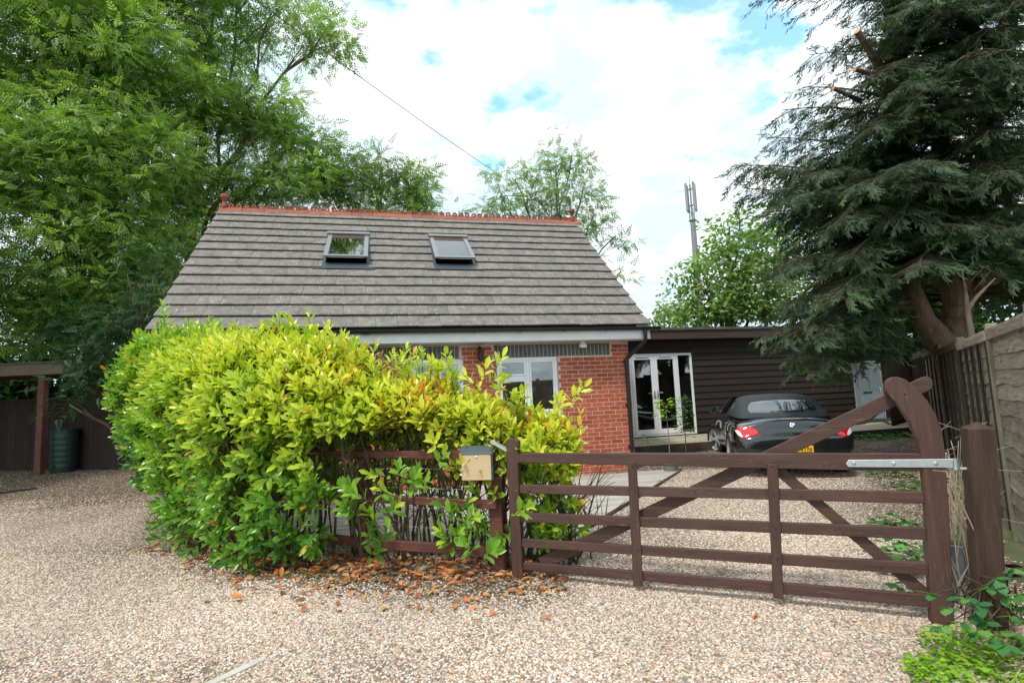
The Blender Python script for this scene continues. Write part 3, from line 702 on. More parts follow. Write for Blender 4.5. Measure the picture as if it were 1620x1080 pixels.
d = MB(); d.tube([(dpx, gy_, gz-.03), (dpx, gy_, gz-.20), (dpx, gy_+.02, gz-.25), (dpx-.15, -.12, gz-.46), (dpx-.22, -.045, gz-.55), (dpx-.225, -.04, gz-.62), (dpx-.225, -.04, -.1)], .034, 12)
dp_ = d.obj('downpipe', M_black, house, smooth=50)
for z in (gz-.62, 1.1, .35):
    c = MB(); c.lathe([(.041, 0), (.041, .06)], 12, (dpx-.225, -.04, z)); c.mm(dpx-.28, dpx-.17, -.012, -.001, z+.01, z+.05); c.obj('pipe_clip', M_black, dp_)
# security light and wall lamp
s = MB(); s.box((-.93, -.08, WZ-.02), (.07, .06, .05)); s.box((-.93, -.11, WZ-.075), (.12, .05, .06), m=Matrix.Rotation(.5, 3, 'X')); s.obj('security_light', M_white, house)
s = MB(); s.mm(-2.82, -2.78, -.03, -.001, 2.02, 2.26); s.tube([(-2.8, -.02, 2.2), (-2.8, -.12, 2.24), (-2.8, -.16, 2.2)], .01, 6); s.lathe([(.02, .06), (.07, .02), (.05, 0), (.045, -.12), (.02, -.15)], 8, (-2.8, -.16, 2.14)); s.obj('wall_lantern', M_iron, house)

# ------------------------------------------------------------------ timber annexe
AO = h2w(.05, 0, 0)
# depth of the front so that the door stands where the photograph shows it
pa = at(1008, 690, 13.3); AY = w2h(pa)[1]; 
ann = empty('timber_annexe', (h2w(0, AY).x, h2w(0, AY).y, .16), HA)
tag(ann, 'long dark stained weatherboard annexe with flat roof beside the brick house', 'annexe')
A0 = Vector((ann.location.x, ann.location.y, 0))
def ax(x, y):     # pixel on the annexe front plane -> local x, z
    p = on_plane(x, y, A0, HB)-ann.location; return p.dot(HU), p.z
dx0, dz0 = ax(1002, 692); dx1, _ = ax(1103, 684); _, dz1 = ax(1050, 559)
axr, _ = ax(1350, 600); _, az1 = ax(1100, 520); _, az0 = ax(1100, 536)
AL = -1.5
w = MB(); w.mm(AL, dx0, .03, .2, -.3, az0); w.mm(dx1, axr, .03, .2, -.3, az0); w.mm(dx0, dx1, .03, .2, dz1, az0); w.mm(dx0, dx1, .03, .2, -.3, dz0)
w.mm(AL, AL+.15, .2, 4.2, -.3, az0); w.mm(axr-.15, axr, .2, 4.2, -.3, az0); w.mm(AL, axr, 4.2, 4.35, -.3, az0); w.mm(dx1+.6, dx1+.7, .21, 4.19, -.2, az0-.01)
aw = w.obj('wall', M_annex, ann)
w = MB(); w.mm(AL+.16, dx1+.59, .21, 4.19, -.28, dz0-.02); w.obj('interior', M_plaster, ann)
bhh = .168; z = -.1; k = 0
while z < az0-.02:
    zt = min(z+bhh, az0)
    spans = [(AL, dx0), (dx1, axr)] if (zt > dz0+.01 and z < dz1-.01) else [(AL, axr)]
    for (s0, s1) in spans:
        cut = [s0, s1] if s1-s0 < 4.5 else [s0, s0+rnd.uniform(1.6, 3.4)+(1.5 if s0 < 0 else 0), s1]
        for c0, c1 in zip(cut[:-1], cut[1:]):
            b = MB(); za_, zb_ = z, min(z+bhh+.02, az0+.001)
            j = rnd.gauss(0, .002)
            if zt > dz1 and z < dz1 and c0 < dx1 and c1 > dx0: za_ = dz1
            b.add([(c0+.002, -.006+j, za_), (c1-.002, -.006+j, za_), (c1-.002, .02, zb_), (c0+.002, .02, zb_), (c0+.002, .029, za_), (c1-.002, .029, za_), (c1-.002, .029, zb_), (c0+.002, .029, zb_)],
                  [(0, 1, 2, 3), (4, 7, 6, 5), (0, 4, 5, 1), (2, 6, 7, 3), (1, 5, 6, 2), (0, 3, 7, 4)])
            b.obj('board', M_annex, aw)
    z += bhh
q = MB(); q.cham(AL-.05, axr+.12, -.22, -.185, az0-.01, az1-.035, .003); q.obj('fascia', mat('fascia_brown', (.05, .028, .022), .6, var=(.08, .05, .04), scale=3, stretch=(.5, 3, 6)), ann)
q = MB(); q.mm(AL-.05, axr+.14, -.24, 4.5, az1-.034, az1); q.mm(AL-.05, axr+.14, -.255, -.22, az1-.05, az1+.012); q.mm(AL, axr+.1, -.18, .028, az0-.005, az0+.01); q.obj('roof', M_felt, ann)
# french doors
fd = MB(); t = .06
fd.cham(dx0, dx1, -.01, .06, dz0, dz0+.05); fd.cham(dx0, dx1, -.01, .06, dz1-t, dz1); fd.cham(dx0, dx0+t, -.011, .061, dz0+.05, dz1-t); fd.cham(dx1-t, dx1, -.011, .061, dz0+.05, dz1-t)
dxm = dx0+(dx1-dx0)*.76
fd.cham(dxm-.025, dxm+.03, -.009, .059, dz0+.05, dz1-t)
fdo = fd.obj('door_frame', M_upvc, ann)
lw = (dxm-.025-dx0-t)/2
for k in range(2):
    x0 = dx0+t+k*lw+.002; x1 = x0+lw-.004; d = MB(); s = .085
    d.cham(x0, x1, -.022, .04, dz0+.052, dz0+.17); d.cham(x0, x1, -.022, .04, dz1-t-s, dz1-t-.002); d.cham(x0, x0+s, -.021, .039, dz0+.17, dz1-t-s); d.cham(x1-s, x1, -.021, .039, dz0+.17, dz1-t-s)
    dd = d.obj('door', M_upvc, ann)
    p = MB(); p.mm(x0+s, x1-s, .005, .011, dz0+.17, dz1-t-s); p.obj('pane', M_glass, dd)
    hx = x1-.04 if k == 0 else x0+.04; sg = -1 if k == 0 else 1
    h_ = MB(); h_.cham(hx-.014, hx+.014, -.034, -.023, dz0+.92, dz0+1.12, .003); h_.tube([(hx, -.034, dz0+1.07), (hx, -.07, dz0+1.07), (hx+sg*.12, -.072, dz0+1.068)], .010, 8); h_.obj('handle', M_chrome, dd)
    v = MB(); v.mm(x0+s+.05, x1-s-.05, -.026, -.0225, dz1-t-.05, dz1-t-.03); v.obj('vent_slot', M_slate, dd)
p = MB(); p.mm(dxm+.03, dx1-t, .005, .011, dz0+.05, dz1-t); p.obj('side_pane', M_glass, fdo)
# deck step along the annexe
ds = empty('raised_step', (ann.location.x, ann.location.y, .13), HA); tag(ds, 'low pale timber deck step running along the foot of the dark annexe', 'deck')
sz = ann.location.z+dz0-.02-.13; lx0 = .25; lx1 = axr+2.6
nb = 12
for i in range(nb):
    y1 = -.03-i*.145; 
    for (c0, c1) in ((lx0, 2.6), (2.6, 5.4), (5.4, lx1)):
        b = MB(); b.cham(c0+.003, c1-.003, y1-.14, y1, sz-.03, sz+rnd.gauss(0, .0015), .004); b.obj('plank', M_sleeper, ds)
b = MB(); b.cham(lx0, lx1, -.03-nb*.145-.04, -.03-nb*.145, -.15, sz-.002, .005); b.obj('riser', mat('riser_wood', (.055, .034, .025), .8, var=(.10, .07, .05), scale=4), ds)
b = MB(); b.mm(lx0+.02, lx1-.02, -.03-nb*.145+.01, -.04, -.15, sz-.035); b.obj('frame', M_dark, ds)

# rear outbuilding wall with the pale door, in the recess behind the annexe's end
RB = 3.4
rear = empty('rear_outbuilding', h2w(0, AY+RB, 0).to_tuple()[:2]+(.16,), HA); tag(rear, 'dark board outbuilding with a pale grey panelled door under the conifer', 'outbuilding')
Rp = Vector((rear.location.x, rear.location.y, 0))
def rxp(x, y): p = on_plane(x, y, Rp, HB)-rear.location; return p.dot(HU), p.z
ddx0, ddz0 = rxp(1358, 664); ddx1, _ = rxp(1400, 662); ddz1 = ddz0+2.02
w = MB(); w.mm(axr-.14, ddx0-.06, 0.02, .2, -.3, 2.9); w.mm(ddx1+.06, ddx1+4.5, .02, .2, -.3, 2.9); w.mm(ddx0-.06, ddx1+.06, .02, .2, ddz1+.06, 2.9); w.mm(axr-.14, ddx1+4.5, .2, 3.2, 2.75, 2.9); w.mm(ddx0-.06, ddx1+.06, .09, .2, -.3, ddz1+.06)
rw = w.obj('wall', M_annex, rear)
for k in range(19):
    z = -.1+k*.155
    for c0, c1 in (((axr-.12, ddx0-.06), (ddx1+.06, ddx1+4.4)) if z < ddz1+.05 else ((axr-.12, ddx1+4.4),)):
        b = MB(); b.add([(c0, -.008, z), (c1, -.008, z), (c1, .015, z+.17), (c0, .015, z+.17), (c0, .019, z), (c1, .019, z), (c1, .019, z+.17), (c0, .019, z+.17)], [(0, 1, 2, 3), (4, 7, 6, 5), (0, 4, 5, 1), (2, 6, 7, 3), (1, 5, 6, 2), (0, 3, 7, 4)]); b.obj('board', M_annex, rw)
d = MB(); wdt = ddx1-ddx0
d.cham(ddx0-.055, ddx0-.002, -.02, .06, ddz0-.03, ddz1+.05); d.cham(ddx1+.002, ddx1+.055, -.02, .06, ddz0-.03, ddz1+.05); d.cham(ddx0-.002, ddx1+.002, -.019, .059, ddz1+.004, ddz1+.049); d.obj('door_frame', M_upvc, rear)
d = MB(); d.cham(ddx0, ddx1, .0, .045, ddz0, ddz1)
dr = d.obj('door', M_door, rear)
for (u0, u1, v0, v1) in ((.12, .45, .08, .40), (.55, .88, .08, .40), (.12, .45, .54, .94), (.55, .88, .54, .94)):
    x0, x1, z0, z1 = ddx0+wdt*u0, ddx0+wdt*u1, ddz0+2.0*v0, ddz0+2.0*v1
    p = MB(); p.cham(x0, x1, -.014, .002, z0, z1, .012); p.obj('door_panel', M_door, dr)
p = MB(); p.cham(ddx0+wdt*.3, ddx0+wdt*.62, -.022, -.0, ddz0+.90, ddz0+.98, .004); p.obj('letterbox', M_slate, dr)
p = MB(); p.cham(ddx1-.09, ddx1-.06, -.02, 0, ddz0+.9, ddz0+1.12, .003); p.tube([(ddx1-.075, -.01, ddz0+1.08), (ddx1-.075, -.05, ddz0+1.08), (ddx1-.18, -.052, ddz0+1.08)], .01, 6); p.obj('handle', M_chrome, dr)
# hose looped over the step
hp = []
for i, (x, y, Y) in enumerate([(1338, 668, 14.2), (1352, 671, 14.1), (1368, 669, 14.1), (1382, 660, 14.2), (1394, 650, 14.4), (1400, 640, 14.6)]): hp.append(at(x, y, Y))
hs = MB(); hs.tube(hp, .022, 8); tag(hs.obj('garden_hose', M_hose, None, smooth=60), 'dark garden hose curving up from the deck step by the pale door', 'hose')
hs = MB(); hs.tube([at(1386, 664, 14.3), at(1398, 666, 14.2), at(1410, 671, 14.1)], .026, 8); tag(hs.obj('drain_pipe', M_hose, None, smooth=60), 'short dark pipe lying on the deck step right of the hose', 'pipe')

# ------------------------------------------------------------------ ground deck in front of the house
dk = empty('timber_patio', h2w(0, 0, 0), HA); tag(dk, 'weathered grey timber patio deck set in the gravel before the brick wall', 'patio')
Pa = on_ground(840, 888); Pb = on_ground(1076, 745)
la = w2h(Pa); lb = w2h(Pb)
yk = -.28; i = 0
dz = .0
while yk > la[1]:
    y1 = yk; y0 = yk-.14; ym = yk
    def edge_x(y): return la[0]+(lb[0]-la[0])*(y-la[1])/(lb[1]-la[1])
    def zg(y): p = h2w(-1, y); return ground(p.x, p.y)-HO.z+.024+dz
    xl = -6.0
    for q_ in range(200):
        pw_ = h2w(xl, y0)
        fy_ = np.interp(pw_.x, [-6, -3.95, -2.7, -1.4, -.05, 3], [8.5, 6.45, 5.28, 4.76, 4.3, 4.3])+.75
        if pw_.y > fy_: break
        xl += .05
    xr1, xr0 = edge_x(y1), edge_x(y0)
    if yk > lb[1]: xr1 = xr0 = lb[0]
    joint = -3.4+(i % 3)*.7
    joint = min(joint, xr0-.2) if xr0-.2 > xl else xl
    for (c0, c1a, c1b) in ((xl, joint, joint), (joint, xr0, xr1)):
        if c1a-c0 < .06: continue
        j = rnd.gauss(0, .002); b = MB(); z0, z1 = zg(y0)+j, zg(y1)+j; n_ = 1
        b.add([(c0+.003, y0, z0-.05), (c1a-.003, y0, z0-.05), (c1b-.003, y1, z1-.05), (c0+.003, y1, z1-.05), (c0+.003, y0+.003, z0), (c1a-.003, y0+.003, z0), (c1b-.003, y1-.003, z1), (c0+.003, y1-.003, z1)],
              [(0, 3, 2, 1), (4, 5, 6, 7), (0, 1, 5, 4), (2, 3, 7, 6), (1, 2, 6, 5), (0, 4, 7, 3)])
        b.obj('plank', M_deck, dk)
    yk -= .146; i += 1
ev = MB(); p0 = Vector((edge_x(la[1]), la[1])); p1 = Vector(lb)
# dark edge batten along the cut ends
pts = [Vector((p0.x, p0.y)), Vector((p1.x, p1.y))]; d2 = (pts[1]-pts[0]).normalized(); nn = Vector((d2.y, -d2.x))
def zg2(p): q = h2w(p.x, p.y); return ground(q.x, q.y)-HO.z
a_, b_ = pts; za1, zb1 = zg2(a_), zg2(b_)
ev.add([(a_.x+nn.x*.004, a_.y+nn.y*.004, za1-.04), (b_.x+nn.x*.004, b_.y+nn.y*.004, zb1-.04), (b_.x+nn.x*.03, b_.y+nn.y*.03, zb1-.04), (a_.x+nn.x*.03, a_.y+nn.y*.03, za1-.04), (a_.x+nn.x*.004, a_.y+nn.y*.004, za1+.028), (b_.x+nn.x*.004, b_.y+nn.y*.004, zb1+.028), (b_.x+nn.x*.03, b_.y+nn.y*.03, zb1+.028), (a_.x+nn.x*.03, a_.y+nn.y*.03, za1+.028)],
       [(0, 3, 2, 1), (4, 5, 6, 7), (0, 1, 5, 4), (2, 3, 7, 6), (1, 2, 6, 5), (0, 4, 7, 3)])
ev.obj('edge_board', M_gate, dk)

# ------------------------------------------------------------------ the field gate
GT = on_ground(820, 913); GH = on_ground(1488, 985)
GU = (GH-GT); GU.z = 0; GLEN = GU.length; GU.normalize(); GN = Vector((GU.y, -GU.x, 0))     # GN towards the camera
if GN.y > 0: GN = -GN
gate = empty('field_gate', GT.to_tuple()[:2]+(0,), math.atan2(GU.y, GU.x))
tag(gate, 'closed brown wooden five bar gate with curved heel post across the gravel drive', 'gate')
def gp(x, y, off=0):
    p = on_plane(x, y, GT+GN*off, GN)-GT; return p.dot(GU), p.z+GT.z
def gfn(u, v, t): return (u, -t, v)
def gpart(name, pix, t0, t1, mat_=None, parent=None):
    m_ = MB(); m_.prism([gp(x, y, (t0+t1)/2) for x, y in pix], gfn, t0, t1)
    me = m_.mesh(name); o = link(name, me, mat_ or M_gate, parent or gate)
    bv = o.modifiers.new('bevel', 'BEVEL'); bv.width = .004; bv.segments = 2; bv.limit_method = 'ANGLE'; return o
def arc(cx, cy, r, a0, a1, n=10): return [(cx+r*math.cos(R(a0+(a1-a0)*i/n)), cy+r*math.sin(R(a0+(a1-a0)*i/n))) for i in range(n+1)]
rails = [((819, 716), (1470, 717), (1470, 745), (819, 731)), ((820, 766), (1470, 777), (1470, 796), (820, 779)), ((823, 810), (1470, 834), (1470, 853), (823, 824)),
         ((826, 851), (1475, 890), (1475, 909), (826, 864)), ((828, 888), (1478, 940), (1478, 960), (828, 900))]
for k, p in enumerate(rails): gpart('top_rail' if k == 0 else 'bar', p, -.018 if k else -.034, .018 if k else .034)
gpart('toe_stile', ((803, 700), (806, 695), (814, 693), (821, 697), (824, 800), (829.5, 910), (829, 913), (813, 913), (808, 800)), -.036, .036, M_gatev)
gpart('upright', ((993, 730), (1007, 730), (1017.5, 926), (1002, 926)), .019, .040, M_gatev)
gpart('upright', ((1213, 733), (1231, 734), (1240, 947), (1223, 945)), .019, .040, M_gatev)
heel = [(1456, 730), (1450, 697), (1438, 669), (1421, 643), (1406, 627)] + arc(1415, 612, 16, 135, 285, 12) + [(1430, 600), (1447, 613), (1465, 634), (1478, 655), (1488, 684), (1492, 712), (1493, 740), (1498, 800), (1507, 985), (1471, 985), (1462, 800)]
gpart('heel_post', heel, -.040, .040, M_gatev)
def band(p, q, w, capend=False):
    d = Vector((q[0]-p[0], q[1]-p[1])); l = d.length; d /= l; n = Vector((-d.y, d.x)); o = []
    P = Vector(p); Q = Vector(q)
    o += [P-n*w*.85, Q-n*w]
    if capend: o += [Q+d*w*math.sin(R(a)) - n*w*math.cos(R(a)) for a in (30, 60, 90, 120, 150)]
    o += [Q+n*w, P+n*w*.85]
    return [(v.x, v.y) for v in o]
gpart('long_brace', band((856, 891), (1464, 607), 12, True), -.060, -.041)
gpart('short_brace', band((1232, 744), (1466, 941), 9.5), -.040, -.0185)
# nail and bolt heads
b = MB()
for x, y in ((1000, 737), (1004, 778), (1006.5, 824), (1010, 869), (1222, 738), (1224, 782), (1227, 836), (1230, 884), (1432, 623), (1266, 786), (1334, 843), (1460, 949), (1395, 900), (1100, 778)):
    u, v = gp(x, y, .04); b.lathe([(.006, 0), (.006, .002), (.001, .004)], 8, (0, 0, 0)); k = len(b.v)-24
    for i in range(k, len(b.v)): px, py, pz = b.v[i]; b.v[i] = (u+px, -.0415-pz if not (x, y) in ((1266, 786), (1334, 843), (1395, 900), (1100, 778)) else -.019-pz, v+py)
tag(b.obj('nail_heads', M_fdark, gate), kind='stuff')
# steel strap hinge
st = gpart('strap_hinge', [(1342, 727), (1338, 733), (1342, 738.5), (1494, 739.5), (1508, 740), (1508, 725.5), (1494, 725.5)], .041, .047, M_galv)
b = MB()
for x, y in ((1351, 732), (1414, 732.5), (1480, 732.5)):
    u, v = gp(x, y, .047); n0 = len(b.v); b.lathe([(.012, 0), (.012, .004), (.008, .008), (.001, .009)], 10)
    for i in range(n0, len(b.v)): px, py, pz = b.v[i]; b.v[i] = (u+px, -.047-pz, v+py)
b.obj('bolts', M_galv, st)
u, v = gp(1511, 733, .02); b = MB(); b.lathe([(.022, -.035), (.022, .03)], 12, (u, -.02, v)); b.obj('hinge_eye', M_galv, st, smooth=40)
# hinge post
HPb = GT+GU*0
pu, _ = gp(1545, 800, 0)
hp = MB(); w2 = .092; ux, uz = gp(1544, 676, 0)
w2 = .066; bx_, _z = gp(1561, 930, 0); Z1 = uz
rings = []
for z, s_ in ((-.4, w2), (Z1-.004, w2), (Z1, w2-.005), (Z1+.035, .004)):
    cx = bx_+(ux-bx_)*(z-_z)/(uz-_z)
    rings.append([(cx+sx*s_, sy*s_-.02, z) for sx, sy in ((-1, -1), (1, -1), (1, 1), (-1, 1))])
hp.rings(rings)
hpo = hp.obj('gate_post', M_gpost); hpo.location = gate.location; hpo.rotation_euler = (R(0), 0, gate.rotation_euler.z)
hpo.matrix_world  # thick post
tag(hpo, 'thick square brown hinge post with pointed cap between gate and fence', 'post')
q = MB(); q.tube([(u, -.02, v-.045), (u, -.02, v-.02), (u, -.02, v-.03), (cx-w2+.01, -.02, v-.03)], .010, 8); q.box((cx-w2-.004, -.02, v-.03), (.008, .05, .07)); q.obj('hinge_pin', M_galv, hpo, smooth=40)

# ------------------------------------------------------------------ post and rail fence, mailbox post
fence = empty('post_and_rail_fence', (FP[0][0], FP[0][1], 0)); tag(fence, 'red brown three rail timber fence running from the gate into the laurel hedge', 'fence')
fo = fence.location.copy()
def FPl(p): return Vector((p[0]-fo.x, p[1]-fo.y, p[2] if len(p) > 2 else 0))
posts = [on_ground(800, 905), on_ground(577, 886), on_ground(400, 866), on_ground(327, 826)]
posts.append(posts[3]+Vector((-.75, 1.1, 0))); posts.append(posts[4]+Vector((-.3, .75, 0)))
tops = [None, None, None, None]
for i, p in enumerate(posts):
    hgt = 1.15 if i == 0 else 1.08; w_ = .062 if i == 0 else .05
    m_ = MB(); m_.cham(-w_, w_, -w_, w_, -.3, hgt, .008); o = m_.obj('post', M_rail, fence)
    nx_ = posts[min(i+1, len(posts)-1)]-posts[max(i-1, 0)]
    off = Vector((0, 0, 0)) if i else -GU*.045-GN*.0
    o.location = FPl(p+off)+Vector((0, .03, 0)); o.rotation_euler = (R(.5), -R(.6) if i == 0 else rnd.gauss(0, .01), math.atan2(nx_.y, nx_.x)+math.pi)
# rails follow the posts; heights read on the first bay
def zat(x, y, P):
    d = ray(x, y); dirh = Vector((d.x, d.y)); t = P.xy.length/dirh.length; return CAMZ+d.z*t
hz = []
for (l, r_, hh) in (((525, 714.5), (803, 717), .068), ((531, 779), (805, 794), .070), ((509, 846.5), (810, 869.5), .085)):
    zl = zat(l[0], l[1], posts[1]+(posts[2]-posts[1])*.35); zr = zat(r_[0], r_[1], posts[0]); hz.append((zl, zr, hh))
def rail(a, b, z0, z1, hh, t=.034):
    d = (b-a); d.z = 0; l = d.length; d.normalize(); n = Vector((d.y, -d.x, 0)); n = n if n.dot(Vector((0, 0, 0))-a) > 0 else -n
    a = a + n*.082; b = b + n*.082
    m_ = MB(); K = 6; rs = []
    for k in range(K+1):
        f = k/K; c = a+d*l*f; zc = z0+(z1-z0)*f+noise.noise(Vector((c.x*1.3, c.y*1.3, z0*5)))*.008; h2 = hh/2*(1+.06*noise.noise(Vector((c.x*3, 1, z0))))
        rs.append([FPl(c+n*t/2)+Vector((0, 0, zc-h2+.004)), FPl(c+n*t/2)+Vector((0, 0, zc+h2-.006)), FPl(c+n*(t/2-.006))+Vector((0, 0, zc+h2)), FPl(c-n*t/2)+Vector((0, 0, zc+h2)), FPl(c-n*t/2)+Vector((0, 0, zc-h2)), FPl(c+n*(t/2-.004))+Vector((0, 0, zc-h2))])
    m_.rings(rs); return m_.obj('rail', M_rail, fence)
for (zl, zr, hh) in hz:
    rail(posts[0]+GU*-.02+Vector((0, 0, 0)), posts[1], zr, zl*.6+zr*.4 if False else zr+(zl-zr)*.75, hh)
    zz1 = zr+(zl-zr)*.75
    for i in range(1, len(posts)-1): rail(posts[i], posts[i+1], zz1, zz1+.01, hh)
# netting wires on the back of the fence
wm = MB()
for z in (.15, .32, .5, .68, .86):
    for i in range(len(posts)-1):
        a, b = posts[i], posts[i+1]; wm.tube([FPl(a+Vector((0, .05, z))), FPl(b+Vector((0, .05, z+rnd.uniform(-.01, .01))))], .0012, 3)
wm.obj('wires', M_galv, fence)
# mailbox
mb = empty('letterbox', (0, 0, 0)); tag(mb, 'slate grey post box with brass coloured front fixed beside the gatepost', 'post box')
P0 = posts[0]; Ym = P0.y-.13
bl_ = at(730, 761, Ym); tr_ = at(779, 716, Ym); lidt = at(760, 704, Ym+.06)
bw = tr_.x-bl_.x; mb.location = ((bl_.x+tr_.x)/2, Ym, bl_.z); mb.rotation_euler = (0, 0, R(-9))
bh_ = tr_.z-bl_.z; dpt = .11
m_ = MB(); m_.prism([(0.0, 0), (dpt, 0), (dpt, bh_+.045), (.055, bh_+.045), (0, bh_-.002)], lambda u, v, t: (t, u, v), -bw/2, bw/2); o = m_.obj('body', M_slate, mb)
m_ = MB(); m_.prism([(-.016, bh_-.004), (-.010, bh_+.012), (.05, bh_+.060), (dpt+.004, bh_+.060), (dpt+.004, bh_+.048), (.055, bh_+.048), (-.001, bh_+.0)], lambda u, v, t: (t, u, v), -bw/2-.006, bw/2+.006); o = m_.obj('lid', M_slate, mb)
m_ = MB(); m_.cham(-bw/2+.003, bw/2-.012, -.010, -.001, .004, bh_-.006, .003); o = m_.obj('door', M_box, mb)
m_ = MB(); m_.lathe([(.011, 0), (.011, .003), (.006, .006), (.001, .006)], 12); 
for i in range(len(m_.v)): px, py, pz = m_.v[i]; m_.v[i] = (px, -.0105-pz, bh_-.03+py)
m_.obj('lock', M_galv, o)
# sprung gate latch over the post
la_ = MB(); a = at(777, 697, Ym+.04); b = at(807, 714, Ym-.0)
d = (b-a).normalized(); n = d.cross(Vector((0, 0, 1))).normalized(); upv = n.cross(d)
for s_, w_ in ((-.022, .004), (.022, .004)):
    la_.rings([[p+n*(s_-w_)+upv*.012, p+n*(s_+w_)+upv*.012, p+n*(s_+w_)-upv*.012, p+n*(s_-w_)-upv*.012] for p in (a, b)])
la_.rings([[p-n*.02+upv*.012, p+n*.02+upv*.012, p+n*.02+upv*.006, p-n*.02+upv*.006] for p in (a+d*.002, b-d*.03)])
tag(la_.obj('gate_latch', M_galv), 'grey steel loop latch lying over the gatepost above the post box', 'latch')

# ------------------------------------------------------------------ waney lap fence on the right
lap = empty('lap_panel_fence', (3.77*1.05, 3.92*1.05, 0)); LO = lap.location.copy()
tag(lap, 'tall weathered lap panel fence with posts and battens down the right side', 'fence')
LD = Vector((.56, .83, 0)).normalized(); LNn = Vector((-LD.y, LD.x, 0))      # LNn faces the drive
LX = math.atan2(LD.y, LD.x); lap.rotation_euler = (0, 0, LX)
# positions along the line where the photograph's posts stand
def tline(px, py):
    p = on_plane(px, py, LO, LNn)-LO; return p.dot(LD)
pt = [tline(1581, 620), tline(1522, 560), tline(1490, 560), tline(1465, 580)]
t0 = pt[0]; pts_ = [t0-1.66*2, t0-1.66, t0]+pt[1:]; last = pt[-1]; 
for k in range(3): last += 1.62; pts_.append(last)
PHT = 1.93
for i, t in enumerate(pts_):
    m_ = MB(); m_.cham(-.045, .045, -.045, .045, -.3, PHT+.07, .006); o = m_.obj('post', M_fpost if i < 3 else M_fpost_shade, lap); o.location = (t, 0, ground(0, LO.y+t*.83)); o.rotation_euler = (0, rnd.gauss(0, .006), 0)
for i in range(len(pts_)-1):
    a, b = pts_[i]+.047, pts_[i+1]-.047; gz_ = ground(0, LO.y+(a+b)/2*.83); far = i >= 3
    nbd = 13; bhh_ = (PHT-.14)/nbd
    for k in range(nbd):
        z0 = gz_+.06+k*bhh_; m_ = MB(); K = 14; rs = []; ph = rnd.uniform(0, 50)
        for j in range(K+1):
            x = a+(b-a)*j/K; wv = noise.noise(Vector((x*2.2+ph, k*3.1, i)))*.022+noise.noise(Vector((x*6+ph, k, i)))*.006
            y0_ = .016+.004*math.sin(x*3+ph)
            rs.append([(x, y0_+.004, z0-.022+wv), (x, y0_-.006, z0-.022+wv), (x, -.004, z0+bhh_+.012), (x, .003, z0+bhh_+.012)])
        m_.rings(rs); m_.obj('board', M_fboard if i < 2 else M_fboard_shade, lap)
    m_ = MB(); m_.cham(a-.02, b+.02, .0175+.006, .0175+.034, gz_+PHT-.09, gz_+PHT+.0, .004); m_.mm(a-.02, b+.02, -.02, .040, gz_+PHT+.001, gz_+PHT+.016); m_.obj('cap_rail', M_fboard if i < 3 else M_fpost_shade, lap)
    if i >= 2:
        for q in (.02, .28, .5, .72, .98):
            x = a+(b-a)*q; m_ = MB(); m_.cham(x-.02, x+.02, .024, .050, gz_+.03, gz_+PHT-.092, .004); m_.obj('batten', M_fdark, lap)
# far end panel closing to the outbuilding
fe = empty('corner_fence_panel', (0, 0, 0)); tag(fe, 'dark fence panel in deep shade at the far end of the drive under the conifer', 'fence panel')
A = LO+LD*pts_[-1]; B = at(1402, 600, 13.6); fe.location = (A.x, A.y, .15); dd_ = B-A; fe.rotation_euler = (0, 0, math.atan2(dd_.y, dd_.x)); ll = dd_.to_2d().length
for k in range(int(ll/.125)):
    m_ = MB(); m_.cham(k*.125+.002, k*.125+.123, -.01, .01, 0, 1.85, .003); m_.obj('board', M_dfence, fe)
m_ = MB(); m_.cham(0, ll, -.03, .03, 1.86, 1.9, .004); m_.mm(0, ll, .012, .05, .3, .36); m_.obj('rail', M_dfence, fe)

# ------------------------------------------------------------------ roadster
car = empty('parked_car', (0, 0, 0)); tag(car, 'black two seat soft top roadster parked nose first by the dark annexe', 'car')
CH = R(15.5); hv = Vector((math.sin(CH), math.cos(CH), 0)); rv = Vector((math.cos(CH), -math.sin(CH), 0))
RA = Vector((4.47, 9.0, 0)); car.location = (RA.x, RA.y, ground(RA.x, RA.y)+.004); car.rotation_euler = (0, 0, -CH)
def loft(st, prof):      # st: list of (y, dict) ; prof(dict) -> half section from bottom centre to top centre
    mb_ = MB(); rs = []
    for y, d in st:
        h = prof(*d); full = [(x, y, z) for x, z in h]+[(-x, y, z) for x, z in h[-2:0:-1]]
        rs.append(full)
    mb_.rings(rs, caps=True); return mb_
def cs(w, zb, zs, zc, wt=.80):
    return [(0, zb), (w*.62, zb), (w*.90, zb+.03), (w*.975, zb+.14), (w, (zb+zs)/2+.02), (w*.985, zs-.13), (w*.93, zs-.035), (w*wt, zs), (w*.42, zc), (0, zc+.006)]
ST = [(-.775, (.60, .34, .56, .57)), (-.765, (.70, .30, .60, .62)), (-.745, (.765, .27, .635, .655)), (-.70, (.80, .25, .67, .70)), (-.685, (.81, .24, .74, .80)), (-.665, (.825, .23, .79, .875)), (-.63, (.84, .22, .82, .90)), (-.50, (.865, .2, .845, .905)),
      (-.2, (.885, .19, .875, .92)), (.1, (.89, .18, .885, .925)), (.45, (.885, .18, .885, .925)), (.8, (.87, .18, .885, .93)), (1.2, (.86, .18, .87, .915)), (1.6, (.858, .18, .86, .905)), (2.0, (.87, .18, .845, .885)), (2.4, (.882, .18, .825, .86)), (2.8, (.87, .19, .77, .80)), (3.05, (.83, .21, .70, .735)), (3.2, (.74, .24, .62, .66)), (3.29, (.58, .30, .52, .55))]
body = loft(ST, cs).obj('body', M_paint, car, smooth=True)
ss_ = body.modifiers.new('s', 'SUBSURF'); ss_.levels = 2; ss_.render_levels = 2
cut = MB()
